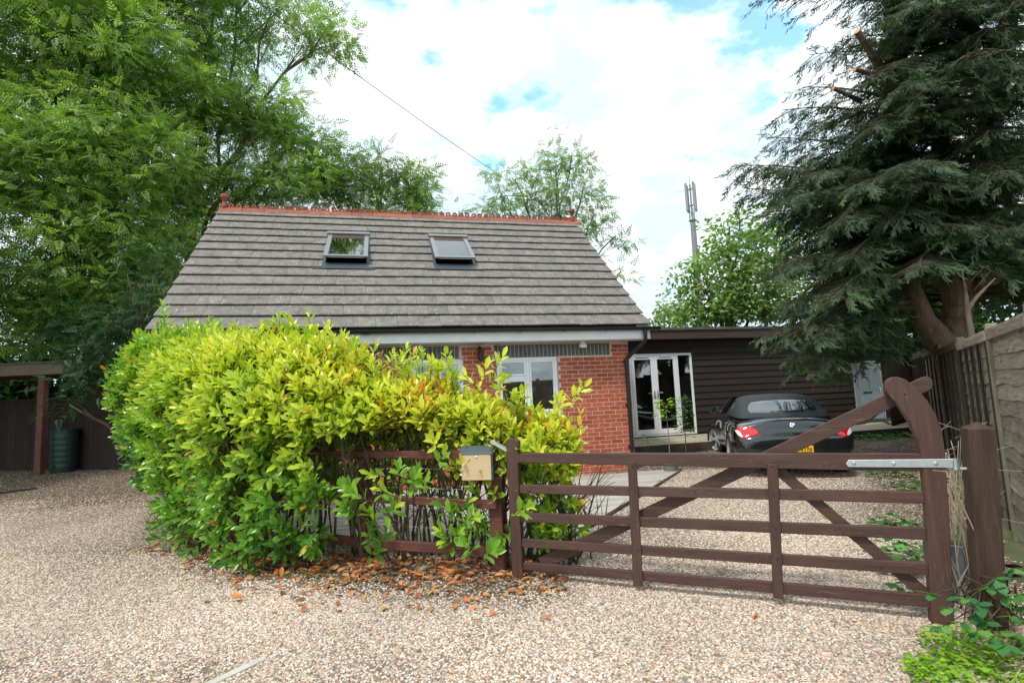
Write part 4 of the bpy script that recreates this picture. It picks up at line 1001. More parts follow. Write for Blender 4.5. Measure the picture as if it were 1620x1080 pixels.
for y in (0, 2.5):
    n0 = len(cut.v); cut.lathe([(.36, -.02), (.36, .3)], 32)
    for i in range(n0, len(cut.v)): px, py, pz = cut.v[i]; cut.v[i] = (.64+pz, y+px, .335+py)
    n0 = len(cut.v); cut.lathe([(.36, -.3), (.36, .02)], 32)
    for i in range(n0, len(cut.v)): px, py, pz = cut.v[i]; cut.v[i] = (-.64+pz, y+px, .335+py)
cuto = cut.obj('cutter', M_tyre, car)
bo = body.modifiers.new('b', 'BOOLEAN'); bo.object = cuto; bo.operation = 'DIFFERENCE'
dg = bpy.context.evaluated_depsgraph_get(); me = bpy.data.meshes.new_from_object(body.evaluated_get(dg)); body.modifiers.clear(); body.data = me
bpy.data.objects.remove(cuto)
for p in me.polygons: p.use_smooth = True
try: me.set_sharp_from_angle(angle=R(38))
except Exception: pass
bvh = BVHTree.FromPolygons([v.co.copy() for v in me.vertices], [tuple(p.vertices) for p in me.polygons])
def decal(name, poly, m, parent=body, off=.006, axis='y', tree=None, rings=6, side=-1, smooth=True, origin=None):
    """poly in (x, z) seen from behind (axis y) or (y, z) seen from the left side (axis x); projected on the shell"""
    tree = tree or bvh
    cx = sum(p[0] for p in poly)/len(poly); cz = sum(p[1] for p in poly)/len(poly); vs = []; fs = []; n = len(poly)
    for k in range(rings+1):
        f = 1-k/rings
        for p in poly:
            a, b = cx+(p[0]-cx)*f, cz+(p[1]-cz)*f
            if axis == 'y': o, d = Vector((a, -3, b)), Vector((0, 1, 0))
            elif axis == 'z': o, d = Vector((a, b, 4)), Vector((0, 0, -1))
            else: o, d = Vector((side*3, a, b)), Vector((-side, 0, 0))
            h, nn, _, _ = tree.ray_cast(o, d)
            if h is None: h, nn, _, _ = tree.find_nearest(o+d*2.3)
            if nn.dot(d) > 0: nn = -nn
            edge = off if k else -off*.3
            vs.append(h+nn*edge)
    for k in range(rings):
        for j in range(n): i2 = (j+1) % n; fs.append((k*n+j, k*n+i2, (k+1)*n+i2, (k+1)*n+j))
    q = MB(); q.add(vs, fs); return q.obj(name, m, parent, smooth=smooth)
def dens(poly, m=3):
    o = []
    for i in range(len(poly)):
        a, b = poly[i], poly[(i+1) % len(poly)]
        for k in range(m): o.append((a[0]+(b[0]-a[0])*k/m, a[1]+(b[1]-a[1])*k/m))
    return o
# tail lamps, seen left one then mirrored
TLp = [(-.83, .755), (-.77, .80), (-.60, .80), (-.52, .76), (-.47, .68), (-.53, .66), (-.60, .645), (-.66, .61), (-.74, .61), (-.80, .66)]
for sgn in (1, -1):
    o = decal('tail_light', dens([(x*sgn, z) for x, z in TLp]), M_red, off=.012)
    decal('lens', dens([(x*sgn, z) for x, z in [(-.825, .74), (-.785, .75), (-.745, .70), (-.715, .63), (-.745, .622), (-.795, .665)]]), M_clear, parent=o, off=.017)
# boot lid shut line, bumper step, plate recess
decal('lid_gap', dens([(-.50, .655), (.50, .655), (.50, .648), (-.50, .648)], 10), M_tyre, off=.004, rings=2)
decal('brake_light', dens([(-.17, .905), (.17, .905), (.16, .890), (-.16, .890)], 6), mat('smoked_lens', (.20, .14, .13), .2), off=.005, rings=2)
decal('exhaust_trim', dens([(-.5, .34), (.5, .34), (.45, .27), (-.45, .27)], 6), M_tyre, off=.008, rings=3)
pl_ = decal('number_plate', dens([(-.26, .50), (.26, .50), (.26, .39), (-.26, .39)], 6), M_plate, off=.012, rings=3)
def text(body_, size, loc, m, parent, rot=(R(90), 0, 0), ext=.001, sx=1):
    cu = bpy.data.curves.new('lettering', 'FONT'); cu.body = body_; cu.size = size; cu.align_x = 'CENTER'; cu.align_y = 'CENTER'; cu.extrude = ext
    o = bpy.data.objects.new('lettering', cu); C.objects.link(o); o.parent = parent; o.location = loc; o.rotation_euler = rot; o.scale = (sx, 1, 1); cu.materials.append(m); return o
def rear_y(x, z): h, nn, _, _ = bvh.ray_cast(Vector((x, -3, z)), Vector((0, 1, 0))); return h, nn
h, nn = rear_y(.12, .445); text('4TN', .105, (.13, h.y-.020, .445), M_plateink, pl_, sx=.85)
# round badge and small motor badge
h, nn = rear_y(0, .80); bg_ = MB(); bg_.lathe([(.041, 0), (.041, .006), (.036, .008), (.001, .008)], 20); ql = (-nn if nn.y > 0 else nn).to_track_quat('Z', 'Y').to_matrix().to_4x4(); ql.translation = h
o = bg_.obj('badge', M_chrome, body, smooth=40); o.matrix_local = ql
for k in range(4):
    s_ = MB(); n = 6; s_.add([(0, 0, .0085)]+[(.027*math.cos(math.pi/2*(k+i/n)), .027*math.sin(math.pi/2*(k+i/n)), .0085) for i in range(n+1)], [(0, i+1, i+2) for i in range(n)]); s_.obj('badge_quarter', M_lblue if k % 2 else M_white, o)
h, nn = rear_y(-.34, .79); text('M', .065, (-.33, h.y-.004, .785), M_chrome, body, sx=1.2)
for i, c in enumerate((M_lblue, M_chrome, M_red)):
    s_ = MB(); x = -.385+i*.013; h, nn = rear_y(x, .785); s_.add([(x-.012, h.y-.005, .762), (x-.003, h.y-.005, .762), (x+.010, h.y-.006, .808), (x+.001, h.y-.006, .808)], [(0, 1, 2, 3)]); s_.obj('badge_stripe', c, body)
for x, s_ in ((.34, 'Z4'),): h, nn = rear_y(x, .79); text(s_, .05, (x, h.y-.004, .79), M_chrome, body)
# soft top
def ts(wb, zb, wt, zt): return [(0, zb), (wb*.9, zb), (wb, zb+.02), ((wb*.62+wt*.38), zb+(zt-zb)*.45), (wt*1.04, zb+(zt-zb)*.80), (wt*.90, zt-.035), (wt*.55, zt-.008), (0, zt)]
top = loft([(-.28, (.60, .88, .56, .945)), (-.22, (.70, .88, .58, .97)), (-.05, (.74, .87, .60, 1.04)), (.20, (.76, .87, .60, 1.15)), (.38, (.77, .87, .60, 1.235)), (.55, (.77, .87, .59, 1.27)), (.85, (.77, .87, .58, 1.285)), (1.15, (.76, .87, .565, 1.275)), (1.35, (.75, .87, .55, 1.245)), (1.42, (.74, .87, .53, 1.225))], ts)
to = top.obj('soft_top', M_soft, car, smooth=True); s2 = to.modifiers.new('s', 'SUBSURF'); s2.levels = 2; s2.render_levels = 2
dg = bpy.context.evaluated_depsgraph_get(); dg.update(); me2 = bpy.data.meshes.new_from_object(to.evaluated_get(dg)); to.modifiers.clear(); to.data = me2
tbvh = BVHTree.FromPolygons([v.co.copy() for v in me2.vertices], [tuple(p.vertices) for p in me2.polygons])
rwp = [(-.52, .985), (-.545, 1.03), (-.52, 1.11), (-.46, 1.155), (-.25, 1.175), (0, 1.18), (.25, 1.175), (.46, 1.155), (.52, 1.11), (.545, 1.03), (.52, .985), (.3, .975), (0, .972), (-.3, .975)]
decal('rear_window', dens(rwp, 4), M_cglass, parent=to, off=.004, tree=tbvh, rings=5)
for sd_ in (-1, 1):
    decal('side_window', dens([(.50, .94), (.58, 1.13), (.80, 1.19), (1.15, 1.18), (1.40, 1.10), (1.44, .94)], 4), M_cglass, parent=to, off=.008, axis='x', tree=tbvh, side=sd_)
ws = MB(); rs = []
for k in range(5):
    f = k/4; y = 1.36+f*.66; z = 1.235-f*.33; w_ = .57+f*.17
    rs.append([(w_*math.sin(a), y+.12*(math.cos(a)-1)+.02, z) for a in [R(-90+180*i/12) for i in range(13)]])
ws.rings(rs, caps=False, closed=False); ws.obj('windscreen', M_cglass, car, smooth=True)
for sd_ in (-1, 1):
    m_ = MB(); m_.tube([(sd_*.60, 1.33, 1.22), (sd_*.70, 1.65, 1.07), (sd_*.77, 1.95, .90)], [.022, .025, .03], 8); m_.obj('pillar', M_paint, car, smooth=60)
    # mirror
    m_ = MB(); cx_, cy_, cz_ = sd_*.93, 1.52, 1.00
    m_.rings([[(cx_+.105*s_*math.cos(a), cy_+yy, cz_+.065*s_*math.sin(a)) for a in [2*math.pi*i/14 for i in range(14)]] for yy, s_ in ((-.03, .92), (-.015, 1), (.04, .9), (.08, .55), (.095, .1))])
    mo = m_.obj('door_mirror', M_paint, car, smooth=40)
    m_ = MB(); m_.rings([[(cx_+.09*s_*math.cos(a), cy_-.032, cz_+.052*s_*math.sin(a)) for a in [2*math.pi*i/14 for i in range(14)]] for s_ in (1, .02)], caps=False); m_.obj('glass', M_cglass, mo)
    m_ = MB(); m_.tube([(sd_*.80, 1.55, .93), (sd_*.90, 1.54, .97)], .022, 8); m_.obj('stalk', M_paint, mo)
    # door shut lines and handle
    decal('door_gap', dens([(.52, .86), (.528, .86), (.50, .40), (.492, .40)], 6), M_tyre, off=.002, axis='x', side=sd_, rings=2)
    decal('door_gap', dens([(1.62, .82), (1.628, .82), (1.65, .38), (1.642, .38)], 6), M_tyre, off=.002, axis='x', side=sd_, rings=2)
    decal('door_handle', dens([(.60, .77), (.80, .775), (.80, .75), (.60, .745)], 4), M_paint, off=.022, axis='x', side=sd_, rings=3)
# wheels
def wheel(x, y, sd_, steer=0):
    wl = bpy.data.objects.new('wheel', None); wl = MB(); 
    prof = [(.215, -.11), (.30, -.118), (.322, -.10), (.328, -.06), (.328, .06), (.322, .10), (.30, .118), (.225, .11)]
    wl.rings([[(r_*math.cos(2*math.pi*k/36), r_*math.sin(2*math.pi*k/36), z) for k in range(36)] for r_, z in prof], caps=False)
    def rotx(mb_, sgn):
        for i in range(len(mb_.v)): px, py, pz = mb_.v[i]; mb_.v[i] = (pz*sgn, px, py)
    rotx(wl, sd_); w_ = wl.obj('wheel', M_tyre, car, smooth=40); w_.location = (x, y, .328); w_.rotation_euler = (0, 0, steer)
    rm = MB(); rm.rings([[(r_*math.cos(2*math.pi*k/36), r_*math.sin(2*math.pi*k/36), z) for k in range(36)] for r_, z in ((.232, .112), (.224, .100), (.21, .03), (.20, -.09))], caps=False); rotx(rm, sd_); rm.obj('rim', M_alloy, w_, smooth=40)
    sp_ = MB()
    for k in range(5):
        for off in (-.13, .13):
            a = 2*math.pi*k/5; ca, sa = math.cos(a+off*.35), math.sin(a+off*.35); cb, sb_ = math.cos(a+off), math.sin(a+off)
            i0 = Vector((.045*ca, .045*sa, .075)); o0 = Vector((.215*cb, .215*sb_, .088)); t_ = (o0-i0).normalized().cross(Vector((0, 0, 1)))
            sp_.rings([[i0+t_*.012, i0-t_*.012, i0-t_*.010-Vector((0, 0, .03)), i0+t_*.010-Vector((0, 0, .03))], [o0+t_*.014, o0-t_*.014, o0-t_*.01-Vector((0, 0, .03)), o0+t_*.01-Vector((0, 0, .03))]])
    sp_.lathe([(.06, .05), (.06, .078), (.03, .085), (.001, .085)], 16); rotx(sp_, sd_); sp_.obj('spokes', M_alloy, w_)
    dk_ = MB(); dk_.lathe([(.15, .02), (.15, .035)], 20); rotx(dk_, sd_); dk_.obj('brake_disc', M_iron, w_)
for x, y, sd_ in ((-.775, 0, -1), (.775, 0, 1), (-.79, 2.5, -1), (.79, 2.5, 1)): wheel(x, y, sd_, R(24) if y > 1 else 0)

# ------------------------------------------------------------------ carport on the left with its post and water butt
cp = empty('carport', (0, 0, 0)); tag(cp, 'dark open carport with flat felt roof on a red brown post', 'carport')
PB = on_ground(62, 751); cp.location = (PB.x, PB.y, ground(PB.x, PB.y)); YC = PB.y
rt_ = at(98, 572, YC).z-cp.location.z; rb_ = at(98, 592, YC).z-cp.location.z
xr_ = at(112, 575, YC).x-PB.x
ph = rb_
m_ = MB(); m_.cham(-.075, .075, -.075, .075, -.1, ph-.002, .008); m_.obj('post', M_post, cp)
m_ = MB(); m_.cham(-6.0-.075, -6.0+.075, -.075, .075, -.1, ph-.002, .008); m_.obj('post', M_post, cp)
for x in (0, -6): m_ = MB(); m_.cham(x-.075, x+.075, 2.3, 2.45, -.1, ph-.002, .008); m_.obj('post', M_post, cp)
M_cpf = mat('carport_fascia', (.10, .075, .055), .75, var=(.16, .125, .095), scale=3, stretch=(.5, 3, 6))
m_ = MB(); m_.cham(-6.6, xr_, -.20, -.16, rb_, rt_-.03, .004); m_.obj('fascia', M_cpf, cp)
m_ = MB(); m_.cham(xr_-.04, xr_, -.158, 2.6, rb_, rt_-.03, .004); m_.obj('side_fascia', M_cpf, cp)
m_ = MB(); m_.mm(-6.64, xr_+.03, -.23, 2.64, rt_-.029, rt_); m_.obj('roof', M_felt, cp)
for k in range(7):
    m_ = MB(); x = -6.3+k*1.02; m_.cham(x-.025, x+.025, -.158, 2.5, rb_+.03, rt_-.03, .004); m_.obj('joist', M_cpf, cp)
m_ = MB(); m_.cham(-6.55, xr_-.05, -.045, .045, ph+.001, ph+.028, .004); m_.obj('beam', M_post, cp)
# close board fence behind the carport and along to the house
bf = empty('close_board_fence', (0, 0, 0)); tag(bf, 'dark close boarded fence in the shade behind the carport and water butt', 'fence')
Af = at(-200, 700, 15.2); Bf = at(262, 690, 12.6); bf.location = (Af.x, Af.y, .18); dd_ = Bf-Af; bf.rotation_euler = (0, 0, math.atan2(dd_.y, dd_.x)); ll = dd_.to_2d().length; n_ = int(ll/.15)
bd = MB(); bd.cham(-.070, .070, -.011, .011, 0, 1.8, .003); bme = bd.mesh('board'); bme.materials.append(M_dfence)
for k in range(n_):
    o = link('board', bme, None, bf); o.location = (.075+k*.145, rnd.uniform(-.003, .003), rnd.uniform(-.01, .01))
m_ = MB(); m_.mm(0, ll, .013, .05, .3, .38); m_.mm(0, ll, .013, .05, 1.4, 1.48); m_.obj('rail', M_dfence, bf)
# water butt
WB = on_ground(86, 749); WB.y += .25
b = MB(); wr = .27
prof = [(wr*.86, 0)]
for k in range(6):
    z = .1+k*.13; prof += [(wr*(.93+.012*k), z), (wr*(.95+.012*k), z+.025), (wr*(.95+.012*k), z+.07), (wr*(.93+.012*k), z+.09)]
prof += [(wr*1.0, .90), (wr*1.0, .94)]
b.lathe(prof, 28); wbt = b.obj('water_butt', M_green_pl, None, smooth=50); wbt.location = (WB.x, WB.y, ground(WB.x, WB.y)); wbt.scale = (1.0, 1.0, 1.05)
tag(wbt, 'dark green ribbed plastic water butt beside the carport post', 'water butt')
l_ = MB(); l_.lathe([(wr*1.05, .94), (wr*1.06, .965), (wr*.9, .985), (.001, .995)], 28); l_.obj('lid', M_green_pl, wbt, smooth=40)
l_ = MB(); l_.tube([(0, -wr*.9, .16), (0, -wr*1.2, .16), (0, -wr*1.25, .12)], .014, 8); l_.obj('tap', M_black, wbt)
# black strip mat on the gravel
Pm = on_ground(18, 779); q = MB(); dm = (on_ground(42, 773)-on_ground(-40, 784)).normalized(); nm = Vector((-dm.y, dm.x, 0)); Lm = (on_ground(42, 773)-Pm).length
q.rings([[Pm+dm*s_*Lm*(1 if s_ > 0 else 2.5)+nm*w_+Vector((0, 0, z)) for w_, z in ((-.06, .0), (-.05, .02), (.05, .035), (.06, .0))] for s_ in (-1, -.4, .4, 1)])
tag(q.obj('rubber_ramp', M_black), 'thin black rubber strip lying on the gravel before the carport', 'ramp')

# ------------------------------------------------------------------ phone mast, cable, aerial
YM = 62.0; mt = at(1093, 292, YM); mbz = at(1102, 425, YM)
mast = empty('phone_mast', (mbz.x, YM, 0)); tag(mast, 'slim grey phone mast with upright antenna panels beyond the trees', 'mast')
lx_ = (mt.x-mbz.x); Hm = mt.z
m_ = MB(); sy = at(1098, 348, YM).z
m_.lathe([(.42, 0), (.40, Hm*.5), (.30, sy)], 14); m_.obj('pole', M_mast, mast, smooth=60)
m_ = MB(); m_.lathe([(.10, sy), (.10, Hm)], 8)
for k in range(3):
    a = 2*math.pi*k/3+.4; x, y = .33*math.cos(a), .33*math.sin(a); m_.tube([(x, y, sy-.1), (x, y, sy+1.4)], .05, 5)
    m_.tube([(x, y, sy+.1), (.33*math.cos(a+2.1), .33*math.sin(a+2.1), sy+1.3)], .03, 4)
m_.lathe([(.45, sy-.12), (.45, sy)], 14); m_.obj('lattice_head', M_mast, mast)
for k in range(4):
    a = 2*math.pi*k/4+.3; x, y = .62*math.cos(a), .62*math.sin(a)
    p = MB(); p.box((x, y, (sy+1.2+Hm)/2), (.30, .16, Hm-sy-1.0), rz=a+math.pi/2); po = p.obj('antenna', M_antenna, mast)
    p = MB(); 
    for z in (sy+1.8, Hm-.6): p.tube([(x, y, z), (0, 0, z)], .05, 5)
    p.obj('bracket', M_mast, po)
m_ = MB(); m_.tube([(0, 0, Hm), (0, 0, Hm+1.1)], .035, 5); m_.obj('lightning_rod', M_mast, mast)
cb = MB(); c0 = at(205, -150, 9.0); c1 = at(790, 277, 24); c1b = at(540, 95, 15)
pts = []
for i in range(41):
    f = i/40; Y_ = 9+f*15
    # straight in the picture between the seen points, sagging slightly
    x_ = 260+(790-260)*f; y_ = -150+(277+150)*f; 
    p = c0.lerp(c1, f); p.z -= .5*f*(1-f); pts.append(p)
cb.tube(pts, .013, 5); tag(cb.obj('overhead_cable', M_wire), 'thin black cable slanting down across the sky to the roof ridge', 'cable')
an = empty('tv_aerial', (0, 0, 0)); ab = at(906, 345, 15.5); an.location = (ab.x, ab.y, ab.z-2.0); tag(an, 'small television aerial on a thin pole behind the right ridge end', 'aerial')
m_ = MB(); m_.tube([(0, 0, 0), (0, 0, 3.15)], .016, 6); m_.obj('pole', M_galv, an)
m_ = MB(); m_.tube([(-.5, 0, 2.95), (.25, .1, 2.95)], .010, 5)
for k in range(9): x = -.48+k*.08; m_.tube([(x, -.14, 2.95), (x, .14, 2.95)], .005, 4)
m_.obj('array', M_galv, an)
# ------------------------------------------------------------------ foliage templates
def ash_leaf():
    v = []; f = []
    def leaflet(px, side, ln, ang):
        d = Vector((math.cos(ang), math.sin(ang)*side, -.18)); d.normalize(); b = Vector((px, 0, 0)); n = Vector((-d.y, d.x, 0)).normalized()
        k = len(v); w = ln*.19
        v.extend([b, b+d*ln*.5+n*w+Vector((0, 0, .02)), b+d*ln, b+d*ln*.5-n*w+Vector((0, 0, .02))]); f.append((k, k+1, k+2, k+3))
    for i in range(4):
        x = .25+i*.18
        for s_ in (1, -1): leaflet(x, s_, .36-.03*i, R(55-6*i))
    leaflet(.95, 1, .34, 0)
    return np.array([tuple(p) for p in v]), np.array(f)
ASHV, ASHF = ash_leaf()
def simple_leaf():
    return np.array([(0, 0, 0), (.5, .28, .06), (1, 0, -.05), (.5, -.28, .06)]), np.array([(0, 1, 2, 3)])
SLV, SLF = simple_leaf()
def conifer_spray():
    v = []; f = []; q = random.Random(3)
    for i in range(5):
        for s_ in (1, -1):
            x = .06+i*.17+q.uniform(-.05, .05)
            ln = (.42-.05*i)*q.uniform(.7, 1.25); a = R(q.uniform(18, 42)); d = Vector((math.cos(a), math.sin(a)*s_, q.uniform(-.35, .05))).normalized(); n = Vector((-d.y, d.x, q.uniform(-.5, .5))).normalized()*q.uniform(.022, .034); b = Vector((x, 0, -.12*x*x)); k = len(v)
            v.extend([b, b+d*ln*.5+n, b+d*ln, b+d*ln*.5-n]); f.append((k, k+1, k+2, k+3))
    k = len(v); v.extend([Vector((0, 0, 0)), Vector((.5, .024, -.03)), Vector((1.1, 0, -.16)), Vector((.5, -.024, -.03))]); f.append((k, k+1, k+2, k+3))
    return np.array([tuple(p) for p in v]), np.array(f)
COV, COF = conifer_spray()
def laurel_leaf():
    v = [(0, 0, 0), (.30, .15, .045), (.30, 0, -.01), (.30, -.15, .045), (.70, .19, .03), (.70, 0, -.035), (.70, -.19, .03), (1, 0, -.10)]
    return np.array(v), np.array([(0, 2, 1, 1), (0, 3, 2, 2), (1, 2, 5, 4), (2, 3, 6, 5), (4, 5, 7, 7), (5, 6, 7, 7)])
def laurel_tris():
    v, q = laurel_leaf(); out = []
    for a in q:
        a = list(a)
        if a[2] == a[3]: out.append(a[:3])
        else: out += [[a[0], a[1], a[2]], [a[0], a[2], a[3]]]
    return v, np.array(out)
LAV, LAF = laurel_tris()
def rdir(n, zb=0.0, rg=rng):
    d = rg.normal(size=(n, 3)); d[:, 2] += zb; return d/np.linalg.norm(d, axis=1, keepdims=True)

def lobe(x, y, rx, ry, Y, k=1.0):
    c = at(x, y, Y); return (np.array(c), rx*Y/F, ry*Y/F, min(rx, ry)*Y/F*1.05, rx*ry*k)
def limb_pts(a, b, sag=.12, n=6, wob=.06):
    a = Vector(a); b = Vector(b); l = (b-a).length; o = []
    for i in range(n+1):
        f = i/n; p = a.lerp(b, f); p.z += sag*l*4*f*(1-f)*.5
        if 0 < i < n: p += Vector((rnd.gauss(0, 1), rnd.gauss(0, 1), rnd.gauss(0, .6)))*wob*l*.4
        o.append(p)
    return o
def tree(name, label, base, fork_z, lobes, dens, leaf, trunk_r, leafmat_, barkmat=None, kind='ash', group=None, cat='tree', cl_size=.55, per=15, lsize=.27, limb_r=None, twigs=True, lean=0, floor=0.4):
    base = Vector(base); base.z = ground(base.x, base.y)-.05
    o = empty(name, base); tag(o, label, cat, group)
    bm_ = MB(); B0 = Vector((0, 0, 0)); zmax = max(l[0][2]+l[2]*.5 for l in lobes)-base.z
    cxm = np.mean([l[0] for l in lobes], axis=0)
    trunk = []; n = 8
    for i in range(n+1):
        f = i/n; trunk.append(Vector(((cxm[0]-base.x)*.5*f**1.6+rnd.gauss(0, .06)*f, (cxm[1]-base.y)*.4*f+rnd.gauss(0, .06)*f, zmax*.92*f)))
    bm_.tube(trunk, [trunk_r*(1.25 if i == 0 else 1)*(1-i/n*.82) for i in range(n+1)], 10)
    P = []; D = []; T = []
    for (c, rx, rz, ry, area) in lobes:
        c = Vector(c)-base
        # limb from the trunk to the lobe centre
        j = max(1, min(n-1, int((c.z*.62)/(zmax*.92)*n))); start = trunk[j]
        lr = trunk_r*(1-j/n*.82)*.5
        pts = limb_pts(start, c, .05); bm_.tube(pts, [lr*(1-i/6*.75)+.012 for i in range(7)], 7)
        nc = max(3, int(area*dens/100))
        for k in range(nc):
            d = rng.normal(size=3); d /= np.linalg.norm(d); rr_ = rng.random()**.42
            q = Vector((c.x+d[0]*rx*rr_*1.08, c.y+d[1]*ry*rr_, c.z+d[2]*rz*rr_))
            q += Vector((noise.noise(q*1.1), noise.noise(q*1.1+Vector((5, 5, 5))), noise.noise(q*1.1+Vector((9, 1, 2)))))*cl_size*1.3
            if q.z < floor: continue
            if twigs and k % 4 == 0:
                s_ = pts[rnd.randint(3, 6)]; bm_.tube([s_, s_.lerp(q, .5)+Vector((0, 0, .08*(q-s_).length)), q], [.016+.008*(q-s_).length*.4, .010, .004], 4, caps=False)
            ct = rng.normal(0, .16)
            m = int(per*(.6+rng.random()*.8))
            dd = rng.normal(size=(m, 3)); dd /= np.linalg.norm(dd, axis=1, keepdims=True); rad = cl_size*rng.random((m, 1))**.6
            pp = np.array(q)+dd*rad*np.array([1.15, 1.15, .55])
            ld = dd*np.array([1, 1, .5])+np.array([0, 0, -.25])+rng.normal(size=(m, 3))*.35
            P.append(pp); D.append(ld); T.append(np.clip(.45+ct+rng.normal(0, .13, m)+.12*d[2], 0, 1))
    P = np.concatenate(P); D = np.concatenate(D); T = np.concatenate(T)
    U = np.tile([0, 0, 1.0], (len(P), 1))+rng.normal(size=(len(P), 3))*.45
    S = lsize*(.7+.6*rng.random(len(P)))
    tv, tf = leaf
    cr_ = scatter('crown', tv, tf, P, frames(D, U), S, T, leafmat_, o); tag(cr_, kind='stuff')
    bm_.obj('trunk', barkmat or M_bark, o, smooth=60)
    return o, len(P)*len(tf)
tot = 0
ASH = (ASHV, ASHF); SL_ = (SLV, SLF)
# left ash trees
o, n = tree('ash_tree', 'tallest broad ash tree with feathery leaves over the carport', at(150, 690, 15.0), 3, [lobe(60, 40, 170, 110, 14), lobe(190, 110, 130, 110, 14.3), lobe(40, 230, 130, 110, 13.5), lobe(180, 250, 120, 100, 14), lobe(90, 370, 130, 90, 13.6), lobe(210, 400, 90, 90, 14.5), lobe(20, 480, 90, 90, 13.6), lobe(150, 490, 90, 60, 14), lobe(-90, 150, 120, 200, 14), lobe(60, -120, 240, 130, 14.5), lobe(240, -60, 130, 90, 15)], 1.35, ASH, .22, ML_ash, per=19, lsize=.33, floor=2.0); tot += n
o, n = tree('ash_tree', 'ash tree with pale bare limbs showing against the sky behind the left roof edge', at(290, 640, 17.5), 3, [lobe(330, 60, 110, 80, 17, .8), lobe(430, 20, 90, 50, 17, .5), lobe(515, 50, 45, 55, 17, .8), lobe(400, 190, 110, 60, 17, .9), lobe(300, 180, 110, 90, 17.2), lobe(470, 215, 50, 60, 17.5, .8), lobe(350, 310, 100, 60, 17), lobe(430, 290, 80, 50, 17), lobe(250, 330, 90, 90, 17), lobe(430, -70, 150, 60, 17, .7), lobe(250, 470, 80, 90, 16.5)], 1.35, ASH, .2, ML_ash, per=19, lsize=.35, floor=1.5); tot += n
o, n = tree('ash_tree', 'rounded ash tree rising behind the left half of the ridge', at(600, 600, 19), 3, [lobe(540, 290, 75, 50, 18.5), lobe(600, 280, 60, 45, 18.5), lobe(650, 300, 50, 40, 18.5, .8), lobe(500, 270, 50, 50, 18.5), lobe(590, 340, 120, 40, 18.5), lobe(665, 285, 32, 30, 18.5, .9)], 1.7, ASH, .15, ML_ashp, per=17, lsize=.33, cl_size=.55); tot += n
o, n = tree('ash_tree', 'open ash tree with loose sprays behind the right end of the ridge', at(885, 600, 18), 3, [lobe(815, 285, 42, 42, 17.5, .55), lobe(870, 270, 40, 40, 17.5, .6), lobe(905, 245, 34, 28, 17.5, .6), lobe(860, 325, 80, 30, 17.5, 1.1), lobe(925, 290, 28, 40, 17.5, .6), lobe(940, 340, 30, 30, 17.5, .8), lobe(975, 372, 26, 12, 17.3, .9), lobe(982, 430, 14, 18, 17.3, 1), lobe(790, 300, 20, 40, 17.5, .4), lobe(890, 400, 60, 50, 17.5)], 2.0, ASH, .09, ML_ashp, per=13, lsize=.30, cl_size=.45); tot += n
o, n = tree('leafy_tree', 'bushy green tree above the annexe roof beside the phone mast', at(1160, 600, 23), 3, [lobe(1150, 400, 55, 55, 22.5, .8), lobe(1200, 370, 60, 45, 23), lobe(1110, 455, 45, 45, 22, 1.1), lobe(1180, 450, 80, 60, 22.5, 1.2), lobe(1250, 430, 60, 80, 23, 1.1), lobe(1170, 345, 20, 22, 23, .8), lobe(1150, 500, 120, 30, 22)], 1.7, SL_, .2, ML_ashp, per=26, lsize=.24, cl_size=.55); tot += n
o, n = tree('leafy_tree', 'small pale distant tree low over the annexe roof left of the mast', at(1062, 600, 30), 3, [lobe(1060, 495, 28, 18, 30), lobe(1042, 508, 20, 14, 30), lobe(1085, 500, 24, 22, 30)], 2.5, SL_, .15, ML_ashp, per=22, lsize=.26, cl_size=.45); tot += n
# dark understorey at the left, hanging before the board fence
o, n = tree('evergreen_shrub', 'dark evergreen shrub draping over the board fence beside the water butt', at(215, 690, 12.4), 2, [lobe(180, 560, 70, 45, 11.9), lobe(225, 500, 60, 60, 12), lobe(130, 600, 50, 35, 11.8, .9), lobe(110, 640, 28, 18, 11.6, .7), lobe(200, 600, 40, 45, 12.2), lobe(140, 520, 70, 40, 12.5), lobe(240, 440, 40, 60, 12.6)], 1.1, ASH, .08, ML_dark, per=14, lsize=.24, cl_size=.4, cat='shrub', floor=.6); tot += n
o, n = tree('undergrowth_tree', 'shaded tree filling the gap above the carport roof at the far left', at(20, 690, 18.5), 2, [lobe(30, 560, 120, 50, 18), lobe(120, 600, 120, 60, 18.4), lobe(-60, 620, 90, 60, 18), lobe(30, 640, 120, 40, 18.2), lobe(220, 600, 90, 60, 18)], .9, SL_, .14, ML_dark, per=30, lsize=.28, cl_size=.7); tot += n
# trees to the right behind the conifer and the lap fence
o, n = tree('leafy_tree', 'dim leafy tree glimpsed through the conifer beyond the lap fence', at(1560, 600, 17), 2, [lobe(1440, 440, 80, 80, 16.5), lobe(1540, 430, 90, 90, 16.5), lobe(1640, 400, 90, 110, 16.5), lobe(1360, 480, 80, 60, 17), lobe(1700, 500, 90, 90, 16), lobe(1500, 520, 110, 50, 15.5)], .9, SL_, .16, ML_dark, per=30, lsize=.26, cl_size=.6); tot += n
# neighbouring tree whose crown shades the carport from the left
Lc = lambda x, y, z, r_, k=1.0: (np.array((x, y, z)), r_, r_*.8, r_, 11000*k)
o, n = tree('ash_tree', 'spreading ash tree left of the carport shading the far corner of the drive', (-17, 8, 0), 3, [Lc(-15, 7, 6.5, 2.6), Lc(-13.6, 8.2, 5.8, 1.7), Lc(-17, 10, 6.8, 2.6), Lc(-14, 10.5, 7.2, 2.2), Lc(-16, 4.5, 7, 2.4)], .75, SL_, .25, ML_ash, per=26, lsize=.30, cl_size=.7, floor=3.6); tot += n
